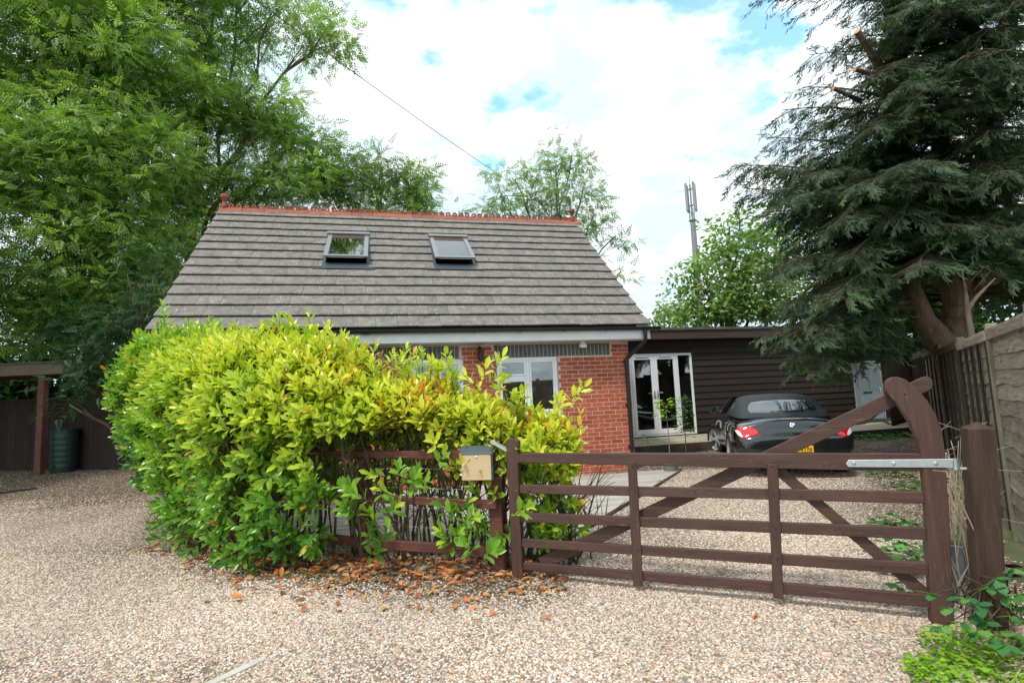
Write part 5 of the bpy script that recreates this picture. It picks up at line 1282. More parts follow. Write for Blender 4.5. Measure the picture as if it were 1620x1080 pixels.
# low treeline far behind everything
fw_P = []; 
nfar = 15000
ang = rng.uniform(-1.35, 1.35, nfar); dist = rng.uniform(38, 60, nfar); zt = (3.2+1.8*np.sin(ang*9)+1.2*np.sin(ang*23+1))*rng.random(nfar)**.7
Pf = np.stack([np.sin(ang)*dist, np.cos(ang)*dist, zt], axis=1)
tw = scatter('far_woodland', SLV, SLF, Pf, frames(rdir(nfar), rdir(nfar, 1.0)), 1.3*np.ones(nfar), np.clip(rng.normal(.4, .2, nfar), 0, 1), ML_dark); tag(tw, 'dark far off belt of trees beyond the plot', kind='stuff'); tot += nfar

# ------------------------------------------------------------------ the conifer on the right
CB = at(1492, 545, 9.4); CB.z = .1
con = empty('conifer_tree', CB); tag(con, 'huge dark conifer with curved reddish trunk hanging over annexe and lap fence', 'tree')
tb = MB(); YT = 9.4
def cl(x, y, Y=YT): return at(x, y, Y)-CB
stem1 = [Vector((.42, .1, -.2)), cl(1500, 552, 9.6), cl(1462, 508), cl(1440, 455), cl(1436, 380), cl(1428, 280), cl(1422, 160), cl(1415, 40), cl(1408, -150), cl(1400, -420)]
tb.tube(stem1, [.30, .24, .18, .16, .17, .17, .17, .16, .13, .05], 14)
stem2 = [Vector((.45, .25, -.2)), cl(1504, 535, 9.7), cl(1520, 470, 9.7), cl(1535, 380, 9.8), cl(1560, 250, 9.9), cl(1590, 100, 10), cl(1610, -100, 10), cl(1620, -380, 10)]
tb.tube(stem2, [.34, .27, .21, .18, .17, .15, .12, .05], 14)
stem3 = [cl(1512, 500, 9.6), cl(1495, 400, 9.4), cl(1480, 280, 9.2), cl(1500, 150, 9.2), cl(1530, 20, 9.1), cl(1560, -140, 9.0)]
tb.tube(stem3, [.17, .15, .14, .13, .11, .05], 10)
stem4 = [cl(1525, 470, 9.7), cl(1570, 440, 9.4), cl(1625, 380, 9.2), cl(1680, 300, 9.0), cl(1740, 180, 9.0)]
tb.tube(stem4, [.16, .14, .11, .08, .04], 8)
stems = [stem1[2:], stem2[2:], stem3, stem4]
ctx = []
P = []; D = []; T = []; U_ = []
br = MB()
def add_branch(st, dirv, ln, droop, r0_=.05, dens_=1.0, tint=.4):
    dirv = dirv.normalized(); n = 9; pts = []; p = st.copy(); d = dirv.copy()
    for i in range(n+1):
        pts.append(p.copy()); d = (d+Vector((rnd.gauss(0, .05), rnd.gauss(0, .05), -droop*(.3+i/n)))).normalized(); p = p+d*ln/n
    def _pp(w_):
        r_ = w_+CB-Vector((0, 0, CAMZ)); z_ = r_.dot(f0); return W/2+F*r_.dot(CR)/z_, H/2-F*r_.dot(CU)/z_
    if sum(1 for q_ in pts if 1428 < _pp(q_)[0] < 1570 and 430 < _pp(q_)[1] < 600 and (q_+CB).y < 9.6) >= 3: return
    br.tube(pts, [max(.006, r0_*(1-i/n*.92)) for i in range(n+1)], 6, caps=False)
    side = Vector((-dirv.y, dirv.x, 0)).normalized()
    nb_ = int(ln*7.5*dens_)
    for k in range(nb_):
        f = .12+.88*(k+rnd.random())/nb_; i = min(n-1, int(f*n)); q = pts[i].lerp(pts[i+1], f*n-i); tdir = (pts[i+1]-pts[i]).normalized()
        s_ = 1 if k % 2 else -1
        bl_n = (.35+.75*(1-f))*min(1, ln*.5)*rnd.uniform(.6, 1.25); bd = (tdir*.75+side*s_*rnd.uniform(.4, 1.0)+Vector((0, 0, rnd.uniform(-.45, .05)))).normalized()
        m = max(3, int(bl_n*23)); e = q+bd*bl_n+Vector((0, 0, -.15*bl_n))
        br.tube([q, q.lerp(e, .5)+Vector((0, 0, .02)), e], [.009, .006, .003], 3, caps=False)
        for j in range(m):
            g = (j+rnd.random())/m; pp = q.lerp(e, g); sd = 1 if j % 2 else -1; sv_ = Vector((-bd.y, bd.x, 0)).normalized()*sd
            dd = bd*.7+sv_*rnd.uniform(.0, .9)+Vector((rnd.gauss(0, .25), rnd.gauss(0, .25), rnd.uniform(-.75, .15)))
            P.append(tuple(pp)); D.append(tuple(dd)); T.append(min(1, max(0, tint+rnd.gauss(0, .14)))); U_.append((rnd.gauss(0, .6), rnd.gauss(0, .6), 1))
def stem_at(st, z):
    for a, b in zip(st[:-1], st[1:]):
        if a.z <= z <= b.z: return a.lerp(b, (z-a.z)/(b.z-a.z))
    return st[-1] if z > st[-1].z else st[0]
# sweeping left-hand branches that the photograph outlines: tip pixel, depth, attach height
tips = [(1320, 200, 8.8, 6.2), (1300, 260, 9.0, 5.8), (1290, 330, 8.4, 5.0), (1330, 300, 9.2, 5.4), (1270, 270, 9.4, 5.4), (1350, 220, 8.4, 6.0), (1365, 100, 9.0, 7.0), (1340, 380, 9.0, 4.6), (1240, 310, 9.0, 4.8), (1260, 350, 8.8, 4.5), (1262, 585, 8.8, 3.0), (1300, 592, 8.3, 2.9), (1345, 596, 8.6, 2.8), (1385, 598, 8.0, 2.6), (1420, 590, 8.3, 2.6), (1290, 560, 7.8, 3.2), (1240, 510, 8.4, 3.6), (1255, 450, 8.0, 3.9), (1178, 285, 8.6, 4.9), (1200, 300, 9.4, 4.6), (1215, 20, 9.4, 8.0), (1290, 100, 9.6, 7.3), (1298, 128, 8.8, 6.6), (1285, 215, 9.0, 6.0), (1245, 190, 9.2, 6.3), (1225, 240, 9.6, 5.6), (1205, 330, 8.2, 4.2), (1215, 370, 9.2, 3.9), (1240, 350, 8.0, 4.6), (1250, 430, 8.6, 3.5), (1240, 470, 9.2, 3.2), (1242, 540, 9.0, 3.0), (1270, 560, 8.2, 2.9), (1320, 575, 8.0, 2.7), (1370, 585, 8.2, 2.6), (1400, 570, 7.8, 2.6), (1300, 500, 7.6, 3.6), (1340, 440, 7.6, 4.2), (1300, 380, 7.8, 4.6), (1280, 300, 8.2, 5.2), (1330, 250, 8.2, 5.8), (1350, 330, 7.6, 5.0), (1400, 520, 7.4, 3.3), (1430, 470, 7.4, 3.8), (1260, 400, 10.2, 4.0), (1290, 520, 10.4, 3.2), (1350, 560, 10.4, 2.9), (1340, 60, 9.4, 7.6), (1250, -20, 9.4, 9.0), (1340, -40, 9.0, 8.6), (1350, 150, 8.6, 6.6), (1460, 560, 7.9, 2.7), (1420, 590, 9.4, 2.6), (1350, 530, 9.3, 3.0), (1300, 450, 9.6, 3.6), (1380, 400, 8.3, 4.3), (1260, 500, 9.7, 3.3), (1210, 350, 9.9, 4.3)]
for (x, y, Y, zz_) in tips:
    tp = at(x, y, Y)-CB; st = stem_at(stem1[2:], zz_-CB.z) if rnd.random() < .75 else stem_at(stem3, zz_-CB.z); v = tp-st; ln = v.length
    add_branch(st, v+Vector((0, 0, .42*ln*.5)), ln*1.05, .045, .036, 1.15, rnd.uniform(.28, .62))
# the rest of the crown
for k in range(130):
    tx_, ty_ = rnd.uniform(1370, 1650), rnd.uniform(-80, 540); tp = at(tx_, ty_, rnd.uniform(7.0, 8.7))-CB
    if (tp+CB).z < 1.9: continue
    st = stem_at(rnd.choice([stem1[2:], stem3, stem3, stem2[2:]]), tp.z+rnd.uniform(-.2, .9)); v = tp-st
    if v.length > 2.9: continue
    add_branch(st, v+Vector((0, 0, .2)), v.length, .07, .028, 1.15, rnd.uniform(.2, .6))
for k in range(190):
    st_ = rnd.choice([stem1[2:], stem2[2:], stem3, stem3, stem4]); z = rnd.uniform(1.9, 11.5); st = stem_at(st_, z)
    a = rnd.uniform(0, 2*math.pi); ln = (rnd.uniform(1.2, 2.6) if z < 6 else rnd.uniform(.9, 2.0)*(1-(z-6)/9))
    dv_ = Vector((math.cos(a), math.sin(a), rnd.uniform(-.1, .35)))
    if dv_.y < -.3: ln *= .8
    pw = st+dv_*ln+CB
    # keep the sky side of the upper crown open
    if z > 5.5 and rnd.random() < .12: continue
    add_branch(st, dv_, ln, .07, .035, .95, rnd.uniform(.2, .6))
P = np.array(P); D = np.array(D); U_ = np.array(U_); T = np.array(T)
# thin the foliage where the photograph shows the bare curved trunk low down and open twigs high on the right
W_ = P+np.array(CB); rel = W_-np.array([0, 0, CAMZ]); dz_ = rel@np.array(f0); pxx = W/2+F*(rel@np.array(CR))/dz_; pyy = H/2-F*(rel@np.array(CU))/dz_
k1 = (pxx > 1425)&(pxx < 1590)&(pyy > 425)&(pyy < 600)&(W_[:, 1] < 10.2); k2 = (pxx > 1480)&(pyy < 300)
ru = rng.random(len(P)); kp = ~((k1&(ru < .985))|(k2&(ru < .15))|((pyy > 598))|((pxx < 1400)&(pyy < 240)&(ru < .42))|((pxx < 1235)&(pyy > 330)&(ru < .5)))
T = np.clip(T+.25*((pxx < 1450)&(pyy > 380))*(pyy-380)/200, 0, .97)
P, D, U_, T = P[kp], D[kp], U_[kp], T[kp]
tag(scatter('crown', COV, COF, P, frames(D, U_), .24*(.6+.8*rng.random(len(P))), T, ML_con, con), kind='stuff'); tot += len(P)*len(COF)
tb.obj('trunk', M_barkc, con, smooth=60)
br.obj('branches', M_branch, con)
# sawn stubs with pale ends
for (x0, y0, x1, y1, r_) in ((1400, 118, 1356, 50, .055), (1398, 122, 1352, 110, .035), (1362, 160, 1318, 140, .03), (1455, 215, 1432, 182, .03), (1476, 200, 1511, 168, .028), (1450, 200, 1446, 225, .03), (1425, 300, 1430, 297, .02), (1600, 320, 1602, 275, .02), (1540, 300, 1530, 292, .03)):
    a = cl(x0, y0, 9.0); b = cl(x1, y1, 8.5); s_ = MB(); s_.tube([a, a.lerp(b, .5), b], [r_*1.5, r_*1.1, r_], 8); so = s_.obj('sawn_stub', M_barkc, con, smooth=60)
    d_ = (b-a).normalized(); e_ = MB(); n0 = 0; e_.tube([b, b+d_*.008], r_*.92, 10); e_.obj('cut_face', M_cut, so)
# dead twigs
dt = MB()
for k in range(70):
    z = rnd.uniform(2.6, 5.5); st = stem_at(rnd.choice([stem1[2:], stem2[2:], stem3]), z); a = rnd.uniform(0, 6.28); l = rnd.uniform(.5, 1.5); p = st.copy(); pts = [p.copy()]; d = Vector((math.cos(a), math.sin(a), rnd.uniform(-.3, .3)))
    for i in range(5): d = (d+Vector((rnd.gauss(0, .25), rnd.gauss(0, .25), rnd.gauss(0, .2)))).normalized(); p = p+d*l/5; pts.append(p.copy())
    dt.tube(pts, [.009, .008, .006, .005, .004, .002], 4, caps=False)
tag(dt.obj('dead_twigs', M_branch, con), kind='stuff')
# thin bare sapling against the lap fence
bs = MB(); b0 = at(1535, 540, 7.2); b0.z = .1
bs.tube([Vector((0, 0, 0)), at(1537, 530, 7.2)-b0, at(1531, 490, 7.2)-b0, at(1545, 470, 7.2)-b0, at(1575, 440, 7.1)-b0], [.05, .04, .032, .025, .01], 7); bs.tube([at(1531, 490, 7.2)-b0, at(1528, 460, 7.2)-b0, at(1520, 420, 7.2)-b0], [.03, .02, .008], 6)
o = bs.obj('bare_sapling', M_bark, None, smooth=60); o.location = b0; tag(o, 'thin bare forked sapling standing just behind the lap fence', 'sapling')

# ------------------------------------------------------------------ the laurel hedge
hedge = empty('laurel_hedge', (-1.6, 5.6, 0)); HL = np.array(hedge.location)
tag(hedge, 'big yellow green laurel hedge growing through the timber fence', 'hedge')
# centre line: x, y, half width, base z, top z, density
HPth = [(.52, 5.0, .14, .15, 1.02, .6), (.25, 4.98, .24, .14, 1.10, .65), (.0, 5.02, .30, .14, 1.19, .7), (-.30, 5.12, .34, .12, 1.30, .75), (-.75, 5.22, .40, .10, 1.42, .8), (-1.3, 5.32, .46, .06, 1.60, .95), (-1.85, 5.45, .58, .02, 1.90, 1.2), (-2.4, 5.65, .70, .02, 2.08, 1.3), (-3.2, 6.2, .70, .10, 2.10, 1.3), (-3.75, 6.75, .66, .32, 2.26, 1.3), (-4.35, 7.2, .60, .66, 2.40, 1.3), (-4.8, 7.42, .50, .85, 2.28, 1.3), (-5.12, 7.6, .34, 1.0, 1.95, 1.2)]
HPn = np.array(HPth); seg = np.sqrt(((HPn[1:, :2]-HPn[:-1, :2])**2).sum(1)); cum = np.concatenate([[0], np.cumsum(seg)])
def hsample(s_):
    return np.array([np.interp(s_, cum, HPn[:, k]) for k in range(6)])
LP = []; LD_ = []; LU = []; LT = []; LS = []; hst = MB()
def sprig(p, d, ln, yel, big=1.0, nl=9):
    d = d.normalized(); a0 = rnd.uniform(0, 6.28); o1 = d.orthogonal().normalized(); o2 = d.cross(o1)
    for i in range(nl):
        f = (i+.5)/nl; q = p+d*ln*f; a = a0+i*2.4; rad = o1*math.cos(a)+o2*math.sin(a); op = .95-.60*f
        ld = rad*math.sin(op*1.15)+d*math.cos(op*1.15)*1.0; ld = ld.normalized()
        up = d*math.sin(op)-rad*math.cos(op)+Vector((rnd.gauss(0, .2), rnd.gauss(0, .2), .35+rnd.gauss(0, .2)))
        LP.append(tuple(q)); LD_.append(tuple(ld+Vector((0, 0, -.12*(1-f))))); LU.append(tuple(up)); LS.append(big*rnd.uniform(.098, .162)*(.75+.45*(1-abs(2*f-.8))*.6))
        t_ = yel+.09*f+rnd.gauss(0, .055)
        if rnd.random() < .012+.02*max(0, yel-.5): t_ = rnd.uniform(.95, 1)
        LT.append(min(1, max(0, min(t_, .93) if t_ < .945 else t_)))
    hst.tube([p-d*ln*.5, p+d*ln*.95], [.005, .0025], 3, caps=False)
ns = 0; target = 4750; tries = 0
while ns < target and tries < 60000:
    tries += 1
    s_ = rnd.random()*cum[-1]; x, y, w, zb, zt, dn_ = hsample(s_)
    e_ = 1e-2; x2, y2 = hsample(min(s_+e_, cum[-1]))[:2]; x1, y1 = hsample(max(s_-e_, 0))[:2]; tx, ty = x2-x1, y2-y1; l = math.hypot(tx, ty); nx_, ny_ = -ty/l, tx/l
    if ny_ > 0: nx_, ny_ = -nx_, -ny_          # towards the camera
    th_ = rnd.uniform(-math.pi*.16, math.pi*1.08)
    co, si = math.cos(th_), math.sin(th_); pw_ = .75
    lat = w*math.copysign(abs(co)**pw_, co); hz_ = math.copysign(abs(si)**pw_, si)
    zm = (zb+zt)/2+.1; zr_ = (zt-zm) if hz_ > 0 else (zm-zb)/.55
    bump = noise.noise(Vector((x*1.3, y*1.3, hz_*1.7+lat)))*.20+noise.noise(Vector((x*3.3, y*3, hz_*3)))*.10
    rr_ = (1-.50*rnd.random()**1.5)+bump*1.25
    if hz_ < 0 and x < -1.9: lat *= 1-.5*abs(hz_)*min(1, (-1.9-x)/.8)
    lat *= rr_; z = zm+hz_*zr_*min(rr_, 1.04)
    if z < zb: z = zb+rnd.random()*.1
    f_ = dn_/1.2
    if x > -1.5:
        hole = noise.noise(Vector((x*2.1, z*2.4, 3.3)))
        if z < 1.0: f_ *= .34 if hole < .08 else .95
        elif z < 1.2: f_ *= .8 if hole < .2 else 1.1
        else: f_ *= 1.15
        if x > -.7: f_ *= .75
    px_, py_ = x+nx_*lat, y+ny_*lat
    if px_ > -1.8 and z < 1.22 and py_ < 4.52-.33*min(0, px_+.1)*1.0+.26 and px_ < .15: f_ *= .03
    if rnd.random() > f_: continue
    if -.62 < px_/py_*4.3 < .04 and .75 < z < 1.16 and py_ < 4.75: continue
    nrm = Vector((nx_*co, ny_*co, si*.8)); d_ = nrm+Vector((0, 0, .45))+Vector((rnd.gauss(0, .35), rnd.gauss(0, .35), rnd.gauss(0, .25)))
    hfrac = (z-zb)/(zt-zb)
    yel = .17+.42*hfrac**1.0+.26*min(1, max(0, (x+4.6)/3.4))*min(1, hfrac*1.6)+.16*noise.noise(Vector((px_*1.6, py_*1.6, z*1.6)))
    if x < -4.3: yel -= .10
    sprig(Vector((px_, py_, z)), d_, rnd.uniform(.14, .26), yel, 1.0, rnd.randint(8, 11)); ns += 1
# tall leading shoots along the top
for k in range(330):
    s_ = rnd.random()*cum[-1]; x, y, w, zb, zt, dn_ = hsample(s_); px_, py_ = x+rnd.uniform(-w, w)*.8, y+rnd.uniform(-w, w)*.6
    z = zt-.06+rnd.uniform(-.14, .08)+.10*noise.noise(Vector((px_*2, py_*2, 1))); ln = rnd.uniform(.14, .24)+.22*rnd.random()**3
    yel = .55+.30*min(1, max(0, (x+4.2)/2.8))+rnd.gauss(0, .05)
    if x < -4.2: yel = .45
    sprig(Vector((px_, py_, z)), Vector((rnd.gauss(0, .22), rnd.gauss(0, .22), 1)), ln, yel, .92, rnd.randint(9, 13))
for (x, y, Y, n_) in ((250, 545, 6.6, 3), (272, 530, 6.4, 5), (300, 540, 6.3, 3), (345, 545, 6.1, 4), (412, 540, 5.8, 4), (440, 528, 5.7, 6), (462, 540, 5.6, 4), (505, 545, 5.5, 5), (540, 555, 5.4, 3), (585, 578, 5.3, 4), (640, 590, 5.2, 5), (668, 595, 5.2, 3), (715, 605, 5.1, 4), (205, 560, 6.8, 3), (185, 620, 6.9, 3)):
    for k in range(n_):
        p = at(x+rnd.gauss(0, 12), y+14+rnd.gauss(0, 12), Y+rnd.gauss(0, .1)); sprig(p, Vector((rnd.gauss(0, .25), rnd.gauss(0, .2), 1)), rnd.uniform(.16, .32), .62 if x > 320 else .48, .95, 11)
# particular sprays poking through the rails and out over the gate
for (x, y, Y, n_, ye) in ((640, 775, 4.5, 5, .42), (560, 790, 4.65, 5, .35), (500, 800, 4.9, 10, .33), (470, 850, 5.0, 6, .3), (605, 800, 4.55, 4, .42), (670, 712, 4.6, 1, .45), (700, 830, 4.7, 4, .4), (792, 800, 4.12, 1, .45), (755, 880, 4.35, 2, .33), (590, 860, 4.7, 4, .3), (890, 655, 5.1, 3, .72), (875, 680, 5.0, 4, .66), (895, 745, 4.9, 5, .55), (880, 800, 4.9, 4, .5), (870, 850, 4.8, 5, .5), (850, 720, 4.8, 5, .6), (845, 770, 4.8, 4, .5), (779, 585, 4.95, 2, .75), (775, 620, 4.95, 4, .7), (700, 590, 5.1, 3, .75), (730, 850, 4.6, 4, .4), (896, 650, 5.1, 2, .8), (850, 660, 5.0, 4, .7), (825, 650, 5.0, 3, .7)):
    for k in range(n_):
        p = at(x+rnd.gauss(0, 14), y+rnd.gauss(0, 12), Y+rnd.gauss(0, .06)); sprig(p, Vector((rnd.gauss(0, .5), -.5+rnd.gauss(0, .3), .6)), rnd.uniform(.12, .2), ye, 1.0, 8)
LP = np.array(LP)-HL; LD_ = np.array(LD_); LU = np.array(LU); LT = np.array(LT); LS = np.array(LS); RM = frames(LD_, LU)
# never let leaves sink into the ground
ok = LP[:, 2] > .03; LP, RM, LT, LS = LP[ok], RM[ok], LT[ok], LS[ok]
dc = np.linalg.norm(LP+HL-np.array([0, 0, CAMZ]), axis=1)
# front layer: leaves nearest to the camera along their own bearing
pw = LP+HL; bear = np.round(pw[:, 0]/pw[:, 1]*26).astype(int); elev = np.round((pw[:, 2]-CAMZ)/pw[:, 1]*22).astype(int)
best = {}
for i in np.argsort(dc):
    k = (bear[i], elev[i]); best.setdefault(k, []) 
    if len(best[k]) < 2: best[k].append(i)
pick = sorted([i for v in best.values() for i in v], key=lambda i: dc[i]/LS[i])[:290]; pset = set(pick)
lme = []
for m_ in ML_hobj:
    me_ = np_mesh('leaf', LAV, LAF, smooth=True); me_.materials.append(m_); lme.append(me_)
for i in pick:
    t_ = LT[i]; k = 0 if t_ < .32 else 1 if t_ < .5 else 2 if t_ < .72 else 3 if t_ < .945 else 4
    o = bpy.data.objects.new('leaf', lme[k]); C.objects.link(o); o.parent = hedge
    mm_ = Matrix([list(r_) for r_ in RM[i]*LS[i]]).to_4x4(); mm_.translation = Vector(LP[i]); o.matrix_local = mm_
keep = np.array([i not in pset for i in range(len(LP))])
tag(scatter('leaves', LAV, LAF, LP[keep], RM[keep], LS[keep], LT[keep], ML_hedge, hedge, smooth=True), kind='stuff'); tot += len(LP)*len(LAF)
# woody stems
for k in range(170):
    s_ = (rnd.random()**1.6)*cum[-1]*.75; x, y, w, zb, zt, dn_ = hsample(s_)
    b0 = Vector((x+rnd.uniform(-.12, .12), y+rnd.uniform(-.15, .15), -.03)); e0_ = Vector((b0.x+rnd.gauss(0, .25), b0.y+rnd.gauss(0, .18), zt-rnd.uniform(.05, .5)))
    m = b0.lerp(e0_, .5)+Vector((rnd.gauss(0, .07), rnd.gauss(0, .07), 0)); r_ = rnd.uniform(.007, .017)
    hst.tube([b0, b0.lerp(m, .5)+Vector((rnd.gauss(0, .03), 0, 0)), m, m.lerp(e0_, .5), e0_], [r_, r_*.9, r_*.75, r_*.5, r_*.2], 5, caps=False)
    for j in range(3):
        f = rnd.uniform(.25, .8); q = b0.lerp(m, f*2) if f < .5 else m.lerp(e0_, f*2-1); hst.tube([q, q+Vector((rnd.gauss(0, .16), rnd.gauss(0, .12), rnd.uniform(.1, .3)))], [r_*.5, r_*.2], 4, caps=False)
hv_ = [tuple(Vector(v)-Vector(HL)) for v in hst.v]; hst.v = hv_
tag(hst.obj('stems', M_hstem, hedge), kind='stuff')

# ------------------------------------------------------------------ fallen leaves
flv, flf = LAV*np.array([1, 1.15, 1.6]), LAF
fm = np_mesh('fallen_leaf', flv, flf, smooth=True); fm.materials.append(ML_litobj)
def put_leaf(x, y):
    z = ground(x, y)+.02; o = bpy.data.objects.new('fallen_leaf', fm); C.objects.link(o); o.location = (x, y, z+.004)
    o.rotation_euler = (rnd.gauss(0, .35), rnd.gauss(0, .2), rnd.uniform(0, 6.28)); s_ = rnd.uniform(.06, .10); o.scale = (s_, s_, s_)
    return o
for k in range(78):
    px = rnd.uniform(355, 790); py = 885+rnd.random()**1.5*85+(rnd.random()*20) - max(0, (480-px))*.12
    p = on_ground(px, py); tag(put_leaf(p.x, p.y), 'dry orange laurel leaf lying on the gravel below the rail fence', 'leaf', 'fallen laurel leaves in front of the hedge')
for (px, py, lb) in ((745, 957, 'single rust red leaf on open gravel well before the gatepost'), (1450, 1042, 'curled brown leaf on the gravel beside the bright clover patch'), (610, 945, None), (425, 973, None), (1200, 975, None)):
    p = on_ground(px, py); o = put_leaf(p.x, p.y)
    tag(o, lb or 'dry orange laurel leaf lying on the gravel below the rail fence', 'leaf', None if lb else 'fallen laurel leaves in front of the hedge')
# leaf litter drift under the hedge
lp = []
for k in range(1300):
    s_ = rnd.random()*cum[-1]*.8; x, y = hsample(s_)[:2]; off = -abs(rnd.gauss(0, .40))-.05; p = Vector((x+rnd.gauss(0, .1), y+off, 0)); 
    if p.x > .35: continue
    lp.append((p.x, p.y, ground(p.x, p.y)+.018+rnd.random()*.02))
lp = np.array(lp); n_ = len(lp); dd = rng.normal(size=(n_, 3)); dd[:, 2] *= .2
tag(scatter('leaf_litter', flv, flf, lp, frames(dd, np.tile([0, 0, 1.], (n_, 1))+rng.normal(size=(n_, 3))*.35), .055+.05*rng.random(n_), rng.random(n_), ML_litter, None, True), 'drift of dry brown laurel leaves under the hedge and rails', kind='stuff')
# green sprig lying on the roof
sp = []; pc = roof_o_p = None
p = on_plane(432, 442, Wp0+Wn*.05, Wn)
o = link('fallen_sprig', np_mesh('fallen_sprig', (ASHV*.32), ASHF, np.full(len(ASHV), .95)), ML_ashp); o.location = p+Wn*.02; o.rotation_euler = (TH, 0, HA+.2); tag(o, 'pale green leaf sprig fallen on the roof tiles left of the rooflights', 'sprig')

# ------------------------------------------------------------------ weeds, clover, brambles
def weeds(name, label, spots, mt_, lsz, hgt, dens_, leafw=1.0, kind='stuff', cat=None):
    P = []; D = []; T = []; U = []; S = []
    for (x, y, rx, ry) in spots:
        c = on_ground(x, y); n = int(rx*ry*dens_); 
        for k in range(n):
            a = rnd.uniform(0, 6.28); r_ = math.sqrt(rnd.random()); px = c.x+rx*r_*math.cos(a); py = c.y+ry*r_*math.sin(a)
            hh = hgt*(1-.6*r_)*(.3+.7*rnd.random()); P.append((px, py, ground(px, py)+.01+hh)); b = rnd.uniform(0, 6.28)
            D.append((math.cos(b), math.sin(b), rnd.uniform(-.3, .35))); U.append((rnd.gauss(0, .3), rnd.gauss(0, .3), 1)); T.append(min(1, max(0, rnd.gauss(.45, .22)))); S.append(lsz*rnd.uniform(.6, 1.3))
    tv = SLV*np.array([1, leafw, 1])
    return tag(scatter(name, tv, SLF, np.array(P), frames(np.array(D), np.array(U)), np.array(S), np.array(T), mt_), label, kind=kind)
weeds('clover', 'bright lime green clover patch at the foot of the lap fence', [(1500, 1010, .16, .12), (1530, 1030, .22, .16), (1560, 1050, .25, .18), (1500, 1060, .22, .15), (1540, 1080, .3, .2), (1475, 1070, .12, .1), (1590, 1020, .15, .15)], ML_lime, .030, .06, 5200, 1.6)
weeds('weeds', 'low leafy weeds growing behind the gate by its heel post', [(1410, 755, .35, .3), (1395, 690, .7, .5), (1375, 695, .5, .4), (1425, 835, .22, .2), (1400, 838, .2, .15), (1430, 880, .25, .18), (1385, 905, .12, .1), (1440, 912, .2, .15), (1420, 950, .16, .08), (1450, 900, .2, .2), (1460, 780, .3, .5)], ML_bram, .085, .16, 800, 1.5)
weeds('grass_tufts', 'small grass tufts sprouting through the gravel and patio edge', [(1054, 764, .13, .09), (1137, 907, .09, .04), (1096, 931, .12, .05), (1170, 855, .07, .04), (1130, 742, .25, .12), (1020, 738, .25, .12), (1060, 700, .5, .2), (1010, 705, .3, .2), (555, 880, .5, .05), (480, 915, .25, .08), (520, 925, .2, .06), (940, 742, .35, .06)], ML_grass, .06, .07, 1500, .35)
# bramble: arching stems with toothed leaf trios
brm = empty('bramble', on_ground(1590, 985)); BL = Vector(brm.location)
tag(brm, 'green bramble sprawling at the foot of the thick hinge post', 'bramble')
cn = MB(); spots = [(1476, 940, 2.95), (1500, 962, 2.95), (1530, 948, 2.95), (1548, 955, 2.95), (1525, 985, 2.9), (1488, 992, 2.9), (1560, 985, 2.95), (1585, 945, 3.1), (1600, 975, 3.0), (1575, 915, 3.1), (1600, 900, 3.1), (1600, 1000, 2.9), (1620, 960, 3.0), (1565, 930, 3.1), (1625, 985, 2.9), (1545, 1000, 2.9), (1610, 940, 3.0), (1590, 1020, 2.8), (1570, 1010, 2.9), (1515, 945, 3.05), (1630, 1010, 2.8), (1540, 975, 3.0)]
tl = []; n = 10
for i in range(n+1):
    f = i/n; w_ = .30*math.sin(math.pi*min(1, f*1.05+.04))**.8*(1.1-.3*f); tl.append((f, w_*(1.0 if i % 2 else .86)))
bv = [(f, 0, .02*math.sin(f*3)-.04*f*f) for f, w_ in tl]+[(f+.03, w_, .05-.04*f*f) for f, w_ in tl]+[(f+.03, -w_, .05-.04*f*f) for f, w_ in tl]; bf_ = []
for i in range(n): bf_ += [(i, i+1, n+1+i+1, n+1+i), (i, 2*(n+1)+i, 2*(n+1)+i+1, i+1)]
bmeL = np_mesh('leaf', np.array(bv), np.array(bf_), np.zeros(len(bv)), True); 
mbo = leafmat('bramble_leaf_single', [(0, (.04, .16, .05)), (.6, (.08, .24, .06)), (1, (.17, .36, .09))], .5, .35, objrandom=True); bmeL.materials.append(mbo)
for (x, y, Y) in spots:
    tp = at(x, y, Y)-BL; r_ = Vector((rnd.uniform(-.12, .25), rnd.uniform(.0, .3), 0)); mid = r_.lerp(tp, .5)+Vector((0, 0, .12)); cn.tube([r_, mid, tp], [.006, .0045, .003], 5, caps=False)
    base_a = math.atan2(tp.y-r_.y, tp.x-r_.x)
    for k, da in enumerate((0, 1.1, -1.1)):
        o = bpy.data.objects.new('leaf', bmeL); C.objects.link(o); o.parent = brm; o.location = tp
        s_ = rnd.uniform(.065, .10)*(1.1 if k == 0 else .85); o.scale = (s_, s_, s_); o.rotation_euler = (rnd.gauss(.25, .25), rnd.gauss(.15, .25), base_a+da+rnd.gauss(0, .2))
cn.obj('stem', M_hstem, brm)
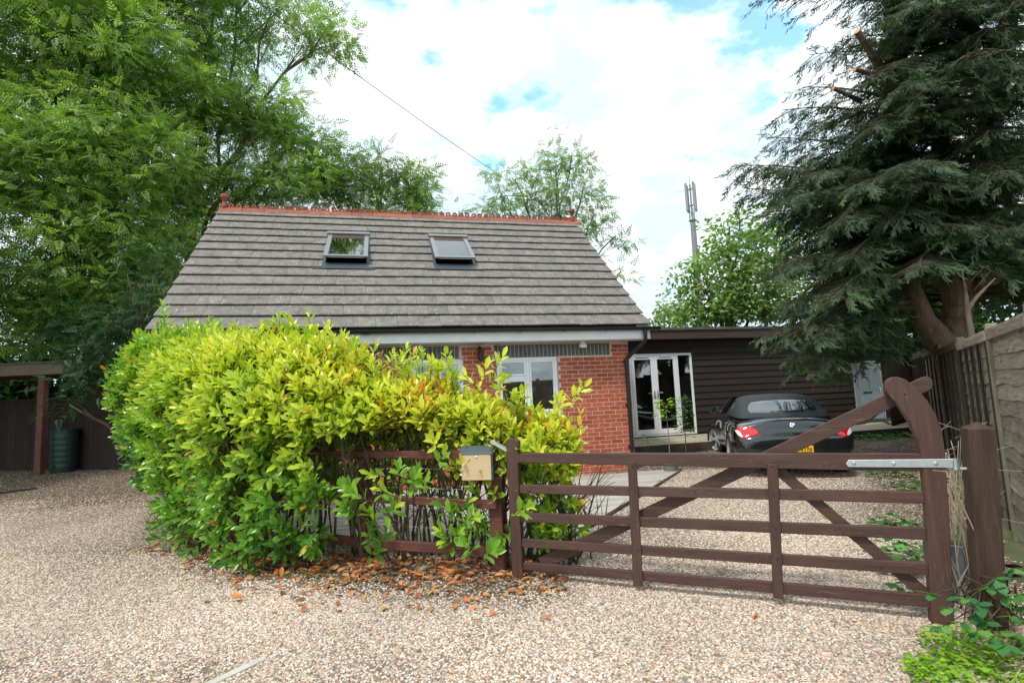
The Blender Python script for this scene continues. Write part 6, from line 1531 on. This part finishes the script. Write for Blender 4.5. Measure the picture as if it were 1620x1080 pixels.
# dry stalks round the hinge post and fence foot
ds_ = MB()
for k in range(70):
    x = rnd.uniform(1500, 1535); Y = rnd.uniform(3.45, 4.4); p = at(x+rnd.uniform(-10, 10), 800, Y); p.z = 0; q = p+Vector((rnd.gauss(0, .12), rnd.gauss(0, .12), rnd.uniform(.4, 1.15))); m = p.lerp(q, .5)+Vector((rnd.gauss(0, .05), rnd.gauss(0, .05), 0)); e = q+Vector((rnd.gauss(0, .1), rnd.gauss(0, .1), rnd.uniform(-.1, .1)))
    ds_.tube([p, m, q, e], [.004, .0035, .0025, .0015], 4, caps=False)
for (x0, y0, x1, y1) in ((1462, 696, 1430, 684), (1460, 712, 1428, 708), (1458, 705, 1436, 700)):
    ds_.tube([at(x0, y0, 3.7), at(x1, y1, 3.6)], [.005, .002], 4)
for k in range(60):
    p = on_ground(rnd.uniform(1560, 1640), rnd.uniform(1010, 1090)); a = rnd.uniform(-.6, .9); l = rnd.uniform(.06, .22); ds_.tube([p+Vector((0, 0, .015)), p+Vector((l*math.cos(a), l*math.sin(a), .02+rnd.random()*.03))], [.006, .004], 5)
tag(ds_.obj('dry_stalks', M_dry), 'dry dead plant stalks and twigs beside the hinge post', kind='stuff')
# steel trough between the heel and hinge post
tr = MB(); a = at(1503, 857, 3.75); b = at(1540, 857, 3.75); zt_ = a.z
tr.cham(-.3, .3, -.12, .12, -.1, zt_, .01); tro = tr.obj('steel_trough', mat('dull_zinc', (.10, .12, .14), .5, metal=.4, var=(.17, .20, .23), scale=5)); tro.location = (a.x+.18, 3.9, 0); tro.rotation_euler = (0, 0, .6); tag(tro, 'dull blue grey metal trough between gate heel and hinge post', 'trough')
tr = MB(); tr.mm(-.28, .28, -.10, .10, zt_-.001, zt_+.004); tr.obj('soil', M_earth, tro)

# ------------------------------------------------------------------ saplings by the french doors
def sapling(name, label, x, y, ytop, pot, nleaf, tt, lm, sz, group=None):
    p = on_ground(x, y); o = empty(name, (p.x, p.y, ground(p.x, p.y))); tag(o, label, 'sapling')
    top = at(x, ytop, p.y).z-o.location.z; m_ = MB(); m_.tube([(0, 0, .05), (.01, 0, top*.5), (-.01, .01, top*.95)], [.011, .008, .004], 6); m_.obj('stem', M_twig, o)
    if pot:
        q = MB(); q.lathe([(.001, .0), (.11, 0), (.145, .22), (.155, .22), (.155, .25), (.135, .25), (.13, .22), (.001, .215)], 20); q.obj('pot', M_pot, o, smooth=40)
    P = []; D = []; T = []
    for k in range(nleaf):
        f = tt[0]+(tt[1]-tt[0])*rnd.random(); a = rnd.uniform(0, 6.28); r_ = rnd.uniform(.02, .22)*(1.1-.5*f); P.append((r_*math.cos(a), r_*math.sin(a), top*f+r_*.3)); D.append((math.cos(a), math.sin(a), rnd.uniform(-.3, .5))); T.append(rnd.uniform(.3, .9))
    scatter('leaves', SLV, SLF, np.array(P), frames(np.array(D), np.tile([0, 0, 1.], (nleaf, 1))+rng.normal(size=(nleaf, 3))*.3), sz*(.7+.6*rng.random(nleaf)), np.array(T), lm, o)
sapling('potted_sapling', 'thin young laurel sapling in a grey pot at the patio corner', 1061, 745, 633, True, 55, (.72, 1.0), ML_lime, .10)
sapling('young_sapling', 'feathery green sapling before the french doors beside the potted one', 1086, 722, 628, False, 190, (.30, 1.0), ML_bram, .085)
sapling('young_sapling', 'tiny yellow leaved shoot low by the corner of the brick wall', 1026, 716, 690, False, 16, (.5, 1.0), ML_lime, .10)
